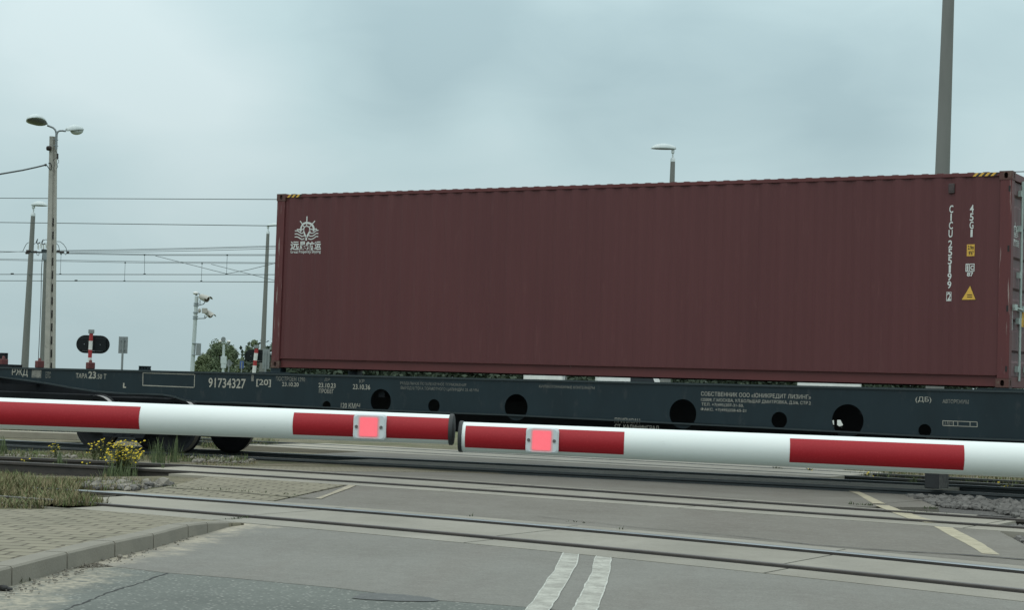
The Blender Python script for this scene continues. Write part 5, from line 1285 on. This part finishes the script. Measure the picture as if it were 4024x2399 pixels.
m = MB(); m.box(at6(780, 1374, -.05), (0.13, 0.2, 0.38), rz=YAW, bev=0.008); m.build('cabinet', M['dull_metal'], cm)
m = MB()
for y_ in (1351, 1396): m.box(at6(772, y_), (0.27, 0.20, 0.02), rz=YAW)
m.build('cabinet_strap', M['mid_metal'], cm)
# -- shorter camera mast
D = 78.0; T, F = pole_line(879.5, 1355, 877, 1450, D); c2 = empty('camera_mast', F, 'short white mast with two dome cameras and a loudspeaker before the trees', 'camera mast')
m = MB(); m.tube([T, F], 0.055, 12); m.build('pole', M['mast_white'], c2)
at8 = lambda x, y, dd=0.0: DP(x, y, D + dd)
m = MB(); m.tube([at8(865, 1351), at8(879, 1349), at8(900, 1348)], 0.02, 8); m.box(at8(879, 1346), (0.16, 0.14, 0.12), rz=YAW, bev=0.01); m.build('crossarm', M['mast_white'], c2)
for x in (866, 899):
    m = MB(); m.ell(at8(x, 1343), (0.085, 0.085, 0.06)); o = m.build('dome_camera', M['sign_white'], c2)
    m = MB(); m.ell(at8(x + 2, 1347), (0.05, 0.05, 0.045)); m.build('camera_glass', M['signal_black'], o)
m = MB(); m.tube([at8(877, 1335, 0.1), at8(878, 1334, -0.15)], [0.05, 0.10], 16); m.build('loudspeaker', M['dull_metal'], c2)
m = MB(); m.box(at8(879, 1416), (0.24, 0.16, 0.32), rz=YAW, bev=0.01); m.build('cabinet', M['mast_white'], c2)
m = MB(); m.box(at8(878.5, 1436), (0.20, 0.16, 0.26), rz=YAW); m.build('mast_foot', M['mast_white'], c2)
# -- crossing signals seen from behind
def signal(label, depth, xc, ytop, xb, yb, board, bands, capb=True):
    T, F = pole_line(xc, ytop, xb, yb, depth); r = empty('crossing_signal', F, label, 'crossing signal', 'road crossing signals seen from behind')
    s = PXM(depth); bx0, bx1, by0, by1 = board
    cen = DP((bx0 + bx1) / 2, (by0 + by1) / 2, depth + 0.1); W_, H_ = (bx1 - bx0) / s, (by1 - by0) / s
    m = MB(); n = 14; pts = []
    for sg, a0 in ((1, -90), (-1, 90)):
        for k in range(n + 1):
            a = R(a0 + 180 * k / n); pts.append((sg * (W_ / 2 - H_ / 2) + H_ / 2 * math.cos(a), H_ / 2 * math.sin(a)))
    fr = [m.b.verts.new(cen + rh * x + Vector((0, 0, z)) - fh * 0.02) for x, z in pts]; bk = [m.b.verts.new(cen + rh * x + Vector((0, 0, z)) + fh * 0.02) for x, z in pts]
    for k in range(len(pts)): m.b.faces.new((fr[k], fr[(k + 1) % len(pts)], bk[(k + 1) % len(pts)], bk[k]))
    m.b.faces.new(fr[::-1]); m.b.faces.new(bk); m.build('backboard', M['signal_black'], r)
    for sg in (-1, 1):
        c_ = cen + rh * (sg * W_ * 0.24)
        m = MB(); m.box(c_ - fh * 0.05, (H_ * 0.62, 0.06, H_ * 0.72), rz=YAW, bev=0.012); o = m.build('lamp_box', M['signal_black'], r)
        m = MB(); m.tube([c_ + fh * 0.021, c_ + fh * 0.05], H_ * 0.30, 18); m.build('lens', M['sign_red'], o)
        m = MB(); m.tube([c_ - fh * 0.081, c_ - fh * 0.087], 0.012, 8); m.build('bolt', M['mid_metal'], o)
    m = MB(); m.box(cen - fh * 0.05 - Vector((0, 0, H_ * 0.36)), (W_ * 0.62, 0.03, 0.02), rz=YAW); m.build('mounting_bar', M['mid_metal'], r)
    L = (F - T).length; tot = (DP(xc, ytop, depth) - DP(xb, yb, depth)).length; rr_ = 7.6 / s
    cuts = [0.0] + [(y_ - ytop) / (yb - ytop) * tot / L for y_ in bands] + [1.0]
    for i, (a_, c_) in enumerate(zip(cuts, cuts[1:])):
        m = MB(); m.tube([T.lerp(F, a_) - fh * 0.14, T.lerp(F, c_) - fh * 0.14], rr_, 14); m.build('pole', M['sign_red'] if i % 2 == 0 else M['sign_white'], r)
    if capb:
        m = MB(); P = T - fh * 0.14; m.box(P + Vector((0, 0, 0.05)), (2.6 * rr_, 2.6 * rr_, 0.105), rz=YAW, bev=0.008); m.build('pole_cap', M['dull_metal'], r)
    return r
signal('black oblong signal back on a striped pole, standing clear at left', 48, 363.5, 1312, 356, 1440, (300, 431, 1319, 1390), [1341, 1376, 1407])
signal('black oblong signal back on a striped pole, half hidden beside the container', 62, 1010.5, 1370, 1003, 1440, (961, 1062, 1376, 1426), [1389, 1418, 1438], True)
# -- signs seen from behind
def sign_back(label, depth, x0_, x1_, y0_, y1_, post, mat, shape='rect', xb=None):
    s = PXM(depth); cen = DP((x0_ + x1_) / 2, (y0_ + y1_) / 2, depth); base = Vector((cen.x, cen.y, GZ)); r = empty('traffic_sign', base, label, 'traffic sign')
    W_, H_ = (x1_ - x0_) / s, (y1_ - y0_) / s; m = MB()
    if shape == 'rect': m.box(cen + fh * 0.03, (W_, 0.006, H_), rz=YAW, bev=0.002); m.box(cen + fh * 0.024 + Vector((0, 0, 0)), (W_ * 0.96, 0.004, H_ * 0.97), rz=YAW)
    else: m.tube([cen + fh * 0.03, cen + fh * 0.036], W_ / 2, 28)
    m.build('sign_plate', mat, r)
    m = MB(); m.tube([cen + Vector((0, 0, H_ * 0.40)), base], 0.03, 10); m.build('pole', M['dull_metal'], r)
    m = MB()
    for k in (-.28, .28): m.box(cen + Vector((0, 0, H_ * k)) + fh * 0.01, (W_ * 0.5, 0.03, 0.025), rz=YAW)
    m.build('bracket', M['mid_metal'], r); return r
sign_back('bare grey back of a rectangular sign on a thin post, right of the black signal', 50, 465, 501, 1324, 1390, None, M['dull_metal'])
sign_back('bare grey back of a rectangular sign between the lamp post and the container', 60, 1031, 1059, 1373, 1452, None, M['dull_metal'])
sign_back('grey round sign back beside the short camera mast', 79, 888, 911, 1410, 1448, None, M['dull_metal'], 'round')
sign_back('small blue sign standing before the trees', 90, 942, 957, 1421, 1450, None, M['sign_blue'])

# ================================================================== vegetation and stones
def in_poly(p, poly):
    c = False; n = len(poly); j = n - 1
    for i in range(n):
        if (poly[i].y > p.y) != (poly[j].y > p.y) and p.x < (poly[j].x - poly[i].x) * (p.y - poly[i].y) / (poly[j].y - poly[i].y) + poly[i].x: c = not c
        j = i
    return c
def scatter(pxpoly, z, n):
    poly = [Vector((x, y, 0)) for x, y in pxpoly]; x0_, x1_ = min(p.x for p in poly), max(p.x for p in poly); y0_, y1_ = min(p.y for p in poly), max(p.y for p in poly); out = []
    for _ in range(n * 60):
        p = Vector((random.uniform(x0_, x1_), random.uniform(y0_, y1_), 0))
        if in_poly(p, poly):
            zz = z; q_ = G(p.x, p.y, zz)
            if z < -0.1:
                for _k in range(5): zz = gz(q_.x, q_.y); q_ = G(p.x, p.y, zz)
            out.append(q_ - Vector((0, 0, .008)))
        if len(out) >= n: break
    return out
def blade(m, p, h, w_, lean, mi=0):
    a = random.uniform(0, 2 * math.pi); d_ = Vector((math.cos(a), math.sin(a), 0)); s_ = Vector((-d_.y, d_.x, 0)) * w_ / 2
    q1 = p + Vector((0, 0, h * 0.55)) + d_ * lean * 0.3; q2 = p + Vector((0, 0, h)) + d_ * lean
    v = [m.b.verts.new(x) for x in (p - s_, p + s_, q1 + s_ * 0.8, q1 - s_ * 0.8, q2)]
    f = m.b.faces.new(v[:4]); f.material_index = mi; f = m.b.faces.new((v[3], v[2], v[4])); f.material_index = mi
def grass(name, label, polys, mats):
    m = MB()
    for poly, z, n, h0, h1, mi in polys:
        for p in scatter(poly, z, n):
            cl = 0.6 + 0.8 * noise.noise(p * 1.7) ** 2 + 0.4 * noise.noise(p * 0.6)
            for _ in range(2): blade(m, p + Vector((random.uniform(-.04, .04), random.uniform(-.04, .04), 0)), random.uniform(h0, h1) * max(0.35, cl), random.uniform(.006, .013), random.uniform(.02, .5 * h1), mi if random.random() < 0.68 else 1 - mi)
    o = m.build(name, mats, recalc=False); tag(o, label, 'grass', kind='stuff'); return o
grass('grass', 'dry straw coloured grass beside the rails at left', [
    ([(-60, 1922), (60, 1922), (180, 1930), (290, 1945), (345, 1972), (428, 2000), (380, 2004), (250, 2004), (-60, 2004)], -0.035, 2300, .06, .25, 0),
    ([(-60, 1915), (60, 1917), (40, 1960), (-60, 1965)], -0.035, 420, .15, .34, 0),
    ([(-60, 1880), (300, 1880), (640, 1900), (560, 1925), (380, 1930), (60, 1908), (-60, 1905)], -0.16, 1900, .05, .15, 0),
    ([(-60, 1855), (500, 1862), (800, 1875), (640, 1893), (300, 1882), (-60, 1880)], -0.16, 1700, .05, .16, 1),
    ([(-60, 1812), (400, 1820), (640, 1838), (500, 1842), (200, 1835), (-60, 1824)], -0.16, 450, .05, .12, 0),
    ([(-60, 1775), (300, 1785), (800, 1805), (980, 1812), (960, 1822), (600, 1815), (-60, 1798)], -0.2, 1400, .06, .18, 1),
    ([(720, 1838), (900, 1845), (1010, 1826), (990, 1815), (820, 1812)], -0.16, 250, .03, .09, 0),
], [M['dry_grass'], M['grass']])
grass('grass', 'mixed dry grass and weeds beyond the train on the right', [
    ([(3000, 1790), (4100, 1845), (4100, 1905), (3700, 1880), (3200, 1850)], -0.17, 2600, .10, .32, 0),
    ([(3250, 1865), (3720, 1895), (4050, 1920), (4050, 1935), (3720, 1915), (3300, 1880)], -0.17, 500, .06, .22, 1),
    ([(980, 1735), (1090, 1738), (1080, 1770), (990, 1768)], -0.17, 260, .08, .25, 1),
    ([(-60, 1690), (300, 1705), (760, 1740), (760, 1755), (300, 1722), (-60, 1706)], -0.17, 1200, .08, .30, 0),
    ([(760, 1728), (860, 1732), (870, 1770), (780, 1762)], -0.17, 260, .08, .25, 1),
], [M['dry_grass'], M['grass']])
m = MB()
for x0_, y0_, x1_, y1_, n in [(1210, 1956, 640, 1916, 40), (3330, 1984, 3430, 1990, 14), (3570, 2018, 3780, 2035, 24), (3600, 2000, 3700, 2003, 10), (900, 2050, 1000, 2040, 30), (240, 2240, 320, 2222, 12), (540, 2165, 600, 2150, 10), (380, 2205, 420, 2193, 10), (60, 2300, 100, 2290, 14), (2240, 2056, 2300, 2062, 4), (2440, 2088, 2450, 2090, 4), (1840, 2036, 1850, 2038, 4), (3040, 1842, 3080, 1845, 12)]:
    for k in range(n):
        t = random.random(); p = G(x0_ + (x1_ - x0_) * t, y0_ + (y1_ - y0_) * t, -0.02)
        for _ in range(3): blade(m, p + Vector((random.uniform(-.03, .03), random.uniform(-.03, .03), 0)), random.uniform(.012, .055) * random.uniform(.5, 1), .010, .03)
tag(m.build('weeds', M['weed'], recalc=False), 'small weeds sprouting from the joints of the crossing', 'weeds', kind='stuff')
# tall grass tufts
def tuft(label, px, py, hpx, wpx, n, z=-0.16):
    p = G(px, py, z); s = FPX / (p - EYEP).dot(CF); h = hpx / s; w_ = wpx / s; m = MB()
    for _ in range(n):
        q_ = p + rh * random.uniform(-w_ / 2, w_ / 2) + fh * random.uniform(-w_ / 2, w_ / 2); blade(m, q_, h * random.uniform(.45, 1.0), .010, h * random.uniform(.05, .3))
    for _ in range(3):
        q_ = p + rh * random.uniform(-w_ / 4, w_ / 4); m.tube([q_, q_ + Vector((random.uniform(-.03, .03), 0, h * .75)), q_ + Vector((random.uniform(-.05, .05), 0, h * 1.05))], [.003, .008, .002], 5)
    tag(m.build('grass_tuft', M['tall_grass'], origin=p, recalc=False), label, 'grass tuft', 'tall green grass tufts between the tracks')
tuft('tall green grass tuft with seed head, left of the two by the wagon wheel', 625, 1830, 105, 70, 60)
tuft('tallest green grass tuft, right of the two by the wagon wheel', 685, 1822, 108, 40, 40)
tuft('green grass tuft at the left edge before the third track', 12, 1792, 75, 30, 36)
tuft('green grass tuft leaning over the second track', 240, 1862, 88, 40, 30)
tuft('green grass tuft at the end of the second track slabs', 632, 1885, 60, 30, 34)
tuft('green grass tuft below the right barrier arm, by the farthest rails', 3490, 1885, 40, 50, 40, -0.17)
tuft('short green grass tuft beside the wagon equipment box', 3590, 1915, 40, 40, 40, -0.15)
# ragwort
def ragwort(label, px, py, hpx, wpx, stems, heads, spread=1.0, z=-0.16):
    p = G(px, py, z); s = FPX / (p - EYEP).dot(CF); h = hpx / s; w_ = wpx / s
    r = empty('flowering_weed', p, label, 'flowering weed', 'yellow flowering weeds among the tracks')
    ms_, ml_, mf = MB(), MB(), MB()
    for _ in range(stems):
        b0 = p + rh * random.uniform(-w_ * .36, w_ * .36) + fh * random.uniform(-.08, .08); tp = p + rh * random.uniform(-w_ / 2, w_ / 2) + fh * random.uniform(-.12, .12) + Vector((0, 0, h * random.uniform(.55, 1.0)))
        mid = b0.lerp(tp, .55) + Vector((random.uniform(-.02, .02), random.uniform(-.02, .02), .03)); ms_.tube([b0, mid, tp], [.006, .005, .003], 5)
        for k in range(11):
            t = random.uniform(.05, .85); q_ = b0.lerp(mid, t / .55) if t < .55 else mid.lerp(tp, (t - .55) / .45); a = random.uniform(0, 6.28); d_ = Vector((math.cos(a), math.sin(a), random.uniform(-.1, .6))); l_ = random.uniform(.05, .12); sd = Vector((-d_.y, d_.x, 0)) * .016
            ml_.face((q_, q_ + d_ * l_ * .5 + sd, q_ + d_ * l_, q_ + d_ * l_ * .5 - sd))
        for k in range(max(1, heads // stems)):
            c_ = tp + Vector((random.uniform(-.07, .07) * spread, random.uniform(-.06, .06) * spread, random.uniform(-.06, .03))); ms_.tube([mid.lerp(tp, .8), c_], .0018, 4)
            tl = Vector((random.uniform(-.5, .5), random.uniform(-.9, .1), 1)).normalized(); u = tl.orthogonal().normalized(); v = tl.cross(u); rr_ = random.uniform(.012, .021)
            ctr = mf.b.verts.new(c_ + tl * .004); ring = [mf.b.verts.new(c_ + (u * math.cos(k2 * .785) + v * math.sin(k2 * .785)) * rr_ * (1 if k2 % 2 else .7)) for k2 in range(8)]
            for k2 in range(8): mf.b.faces.new((ctr, ring[k2], ring[(k2 + 1) % 8]))
            mf.ell(c_ + tl * .002, (.007, .007, .006), seg=6, rings=4)
    ms_.build('stem', M['stem'], r); ml_.build('leaves', M['stem'], r, recalc=False); mf.build('blossom', M['flower'], r, recalc=False)
ragwort('yellow flowering weed, taller brownish clump before the wagon wheel', 388, 1850, 128, 78, 16, 44, 1.1)
ragwort('brightest yellow flowering weed, largest clump left of the white stones', 478, 1895, 158, 104, 30, 170, 1.5)
tuft('green grass around the foot of the brightest yellow flowering weed', 470, 1898, 95, 130, 150)
ragwort('yellow flowering weed, low right side of the bright clump', 515, 1882, 105, 70, 14, 70, 1.4)
ragwort('thin yellow flowering weed alone before the third track rails', 215, 1800, 62, 38, 4, 14)
ragwort('small yellow flowering weed over the second track, near the left edge', 98, 1850, 48, 26, 3, 8)
ragwort('small yellow flowering weed beside the second track, left of the big clumps', 342, 1872, 60, 18, 3, 6)
ragwort('small pale weed flower between the second and first track at left', 205, 1858, 38, 14, 2, 4)
ragwort('small yellow flowering weed under the left red band of the right arm', 3180, 1870, 26, 30, 3, 8, 1, -0.17)
ragwort('small yellow flowering weed near the equipment box under the right arm', 3407, 1890, 34, 22, 3, 8, 1, -0.17)
ragwort('yellow flowering weed at the right edge between the rails', 3950, 1945, 42, 50, 5, 14, 1, -0.17)
# stones
def rocks(name, label, polys, mat, smin, smax):
    m = MB()
    for poly, z, n in polys:
        for p in scatter(poly, z, n):
            s_ = random.uniform(smin, smax) * (1.7 if random.random() < .08 else 1)
            rr_ = bmesh.ops.create_icosphere(m.b, subdivisions=1, radius=1.0); sx_, sy_, sz_ = s_ * random.uniform(.7, 1.3), s_ * random.uniform(.7, 1.3), s_ * random.uniform(.45, .9)
            rot = Matrix.Rotation(random.uniform(0, 6.28), 3, 'Z') @ Matrix.Rotation(random.uniform(-.5, .5), 3, 'X')
            for v in rr_['verts']:
                c_ = v.co.copy(); c_ *= 1 + random.uniform(-.25, .25); v.co = p + rot @ Vector((c_.x * sx_, c_.y * sy_, c_.z * sz_)) + Vector((0, 0, sz_ * .45 + 0.012))
    o = m.build(name, mat); tag(o, label, 'stones', kind='stuff'); return o
for pz_ in ([(3530, 1946), (3640, 1946), (4160, 1975), (4160, 2140), (4010, 2062), (3890, 2036), (3720, 2026), (3600, 2010)], [(3890, 2082), (4160, 2106), (4160, 2220), (3960, 2146)]):
    sheet('gravel', [G(x, y, -0.09) for x, y in pz_], M['gravel_bed'], skirt=0.12)
rocks('ballast', 'grey broken stones beside the slabs on the right', [
    ([(3560, 1955), (3640, 1957), (4080, 1985), (4080, 2100), (4010, 2040), (3890, 2010), (3720, 2000), (3640, 1985)], -0.085, 1300),
    ([(3915, 2076), (4080, 2098), (4080, 2170), (3990, 2125)], -0.085, 420)], M['ballast'], .022, .05)
rocks('stones', 'pale loose stones at the left end of the near slabs', [
    ([(330, 1905), (400, 1890), (560, 1905), (660, 1905), (600, 1925), (470, 1932), (340, 1922)], -0.15, 120),
    ([(560, 1870), (800, 1868), (760, 1885), (620, 1912)], -0.15, 90)], M['stone'], .022, .055)
rocks('stones', 'darker broken stones between the first and second track slabs', [([(300, 1900), (560, 1893), (800, 1870), (790, 1882), (640, 1918), (560, 1930), (330, 1928)], -0.15, 230)], M['ballast'], .018, .045)
rocks('gravel', 'small grey gravel beside the third track at left', [
    ([(740, 1800), (1020, 1806), (980, 1824), (760, 1820)], -0.16, 260), ([(-40, 1780), (300, 1795), (300, 1806), (-40, 1795)], -0.18, 200)], M['stone'], .015, .035)
m = MB()
for _ in range(260):
    t = random.random(); x = 20 + t * 760; y = 2318 - t * 235 + random.gauss(12, 16); p = G(x, y, -0.006); s_ = random.uniform(.004, .012)
    m.box(p + Vector((0, 0, s_ * .4)), (s_ * random.uniform(.7, 1.8), s_, s_ * .8), rz=random.uniform(0, 3))
tag(m.build('grit', M['stone']), 'small grit lying along the kerb foot', 'grit', kind='stuff')
p = G(470, 2196, -0.008); m = MB(); m.ell(p + Vector((0, 0, .012)), (.022, .016, .014), seg=8, rings=6); tag(m.build('pebble', M['stone'], origin=p), 'pale pebble lying at the foot of the kerb', 'pebble')
p = G(18, 2322, -0.008); m = MB(); m.ell(p + Vector((-.01, 0, .012)), (.035, .025, .018), seg=9, rings=5); m.ell(p + Vector((.02, .01, .008)), (.03, .018, .011), seg=7, rings=5); tag(m.build('litter', M['rag'], origin=p), 'crumpled dark litter by the kerb at the left edge', 'litter')
# pieces of kerb between the tracks at right: low retaining edge along the third track's gravel
a = GS(3570, 1950); m = MB(); p0, p1 = G(3575, 1948, -0.10), G(3790, 1962, -0.10); t = (p1 - p0); m.box(p0.lerp(p1, .5) - Vector((0, 0, .05)), (t.length, .10, .12), rz=math.atan2(t.y, t.x), bev=.01)
tag(m.build('concrete_edging', M['kerb'], origin=p0), 'low concrete edging between the gravel and the third track', 'edging')
# platform edge far left
p0, p1 = G(-200, 1688, -0.0), G(320, 1706, -0.0); t = p1 - p0; m = MB(); m.box(p0.lerp(p1, .5) - Vector((0, 0, .06)), (t.length, .5, .14), rz=math.atan2(t.y, t.x), bev=.01)
tag(m.build('platform_edge', pm('platform_concrete', (0.36, .335, .27), (.29, .27, .22), 5, .9), origin=p0), 'pale concrete platform edge beyond the farthest track at left', 'platform edge')

# trees
def tree(label, px, ytop, ybase_m, wpx, depth, leaf, n, low_=0.12, big=1.0):
    B = DP(px, 1480, depth); base = Vector((B.x, B.y, GZ)); top = DP(px, ytop, depth).z; H = top - GZ; Wd = wpx / PXM(depth)
    r = empty('tree', base, label, 'tree', 'trees beyond the crossing')
    m = MB(); m.tube([base, base + Vector((.05, 0, H * .35)), base + Vector((0, .05, H * .85))], [H * .022, H * .016, H * .004], 8)
    for k in range(6):
        a = k * 1.05 + .3; z_ = H * (.25 + .09 * k); m.tube([base + Vector((0, 0, z_)), base + Vector((math.cos(a) * Wd * .3, math.sin(a) * Wd * .3, z_ + H * .16))], [H * .008, H * .002], 5)
    m.build('trunk', M['bark'], r)
    m = MB(); lobes = []
    for k in range(34):
        t = random.uniform(low_, .95); rad_ = Wd / 2 * (math.sin(math.pi * min(1, .12 + .88 * t)) ** .6) * .8; a = random.uniform(0, 6.28); q_ = random.random() ** .5
        lobes.append((Vector((math.cos(a) * rad_ * q_, math.sin(a) * rad_ * q_, H * t)), Wd * random.uniform(.10, .20)))
    lobes.append((Vector((0, 0, H * .93)), Wd * .10))
    for _ in range(n):
        c_, R_ = random.choice(lobes); d_ = Vector((random.gauss(0, 1), random.gauss(0, 1), random.gauss(0, 1))).normalized(); p = base + c_ + Vector((d_.x, d_.y, d_.z * 1.15)) * R_ * random.uniform(.2, 1.25)
        if p.z < GZ + .1: continue
        u = Vector((random.gauss(0, 1), random.gauss(0, 1), random.gauss(0, 1))).normalized(); v = u.orthogonal().normalized(); s_ = random.uniform(.45, 1.0) * depth * .0008 * big
        m.face((p - u * s_, p + v * s_ * .55, p + u * s_, p - v * s_ * .55))
    m.build('crown', leaf, r, recalc=False)
tree('low pale bush like tree just right of the white camera mast', 800, 1392, 0, 95, 120, M['leaf_pale'], 4200)
tree('dense dark tree behind the short camera mast', 858, 1346, 0, 150, 130, M['leaf'], 13000)
tree('tree right of the short camera mast, partly behind it', 908, 1360, 0, 85, 135, M['leaf'], 6500)
tree('thin pale tree behind the black signal by the container', 990, 1336, 0, 95, 140, M['leaf_pale'], 6500)
tree('low pale tree between the short camera mast and the black signal', 950, 1408, 0, 80, 125, M['leaf_pale'], 2600)
for i, x in enumerate(range(1120, 4060, 245)):
    tree('green tree hidden behind the container, seen only through the gap over the wagon', x, 1385 + (i * 13) % 30, 0, 430, 110 + (i * 7) % 25, M['hedge'], 6500, 0.03, 2.6)
# vehicles waiting beyond: only slivers show over the wagon deck
def van(label, px, depth, length, height, rz, cat='van'):
    B = DP(px, 1540, depth); r = empty('delivery_van', Vector((B.x, B.y, GZ)), label, cat, None, rz)
    L, H, W_ = length, height, 2.0; m = MB()
    m.prism([(-L / 2, .35), (L / 2 - .1, .35), (L / 2, .55), (L / 2 - .05, 1.0), (L / 2 - .95, 1.25), (L / 2 - 1.5, H - .1), (L / 2 - 1.8, H), (-L / 2 + .1, H), (-L / 2, H - .15)], 'y', -W_ / 2, W_ / 2)
    bmesh.ops.bevel(m.b, geom=m.b.edges[:], offset=.05, segments=2, affect='EDGES'); m.build('body', M['van_white'], r, local=True)
    for s in (-1, 1):
        m = MB(); y_ = s * (W_ / 2 + .004); m.face(((L / 2 - 2.5, y_, 1.3), (L / 2 - 1.25, y_, 1.3), (L / 2 - 1.65, y_, H - .3), (L / 2 - 2.5, y_, H - .3))); m.build('window', M['van_glass'], r, local=True)
        for X in (-L / 2 + 1.1, L / 2 - 1.1):
            m = MB(); m.tube([(X, s * (W_ / 2 - .2), .34), (X, s * (W_ / 2 + .02), .34)], .34, 20); m.build('wheel', M['tyre'], r, local=True)
        m = MB(); m.box((L / 2 - .03, s * .7, .8), (.08, .3, .18)); m.build('headlight', M['glass_lens'], r, local=True)
    m = MB(); m.face(((L / 2 - .94, -.85, 1.29), (L / 2 - .94, .85, 1.29), (L / 2 - 1.46, .8, H - .15), (L / 2 - 1.46, -.8, H - .15))); m.build('windscreen', M['van_glass'], r, local=True)
    return r
van('white van beyond the train, seen through the large right hand hole and gap', 3258, 60, 5.1, 2.4, YAW - R(10) + R(90))
van('long white van beyond the train, seen as a bright strip over the wagon deck', 2520, 78, 3.9, 2.6, YAW)
van('white van beyond the train, left of the long white one', 2145, 95, 5.0, 2.5, YAW + R(85))
van('small far white van, seen as a bright strip near the left end of the container', 1328, 120, 5.0, 2.5, YAW + R(75))
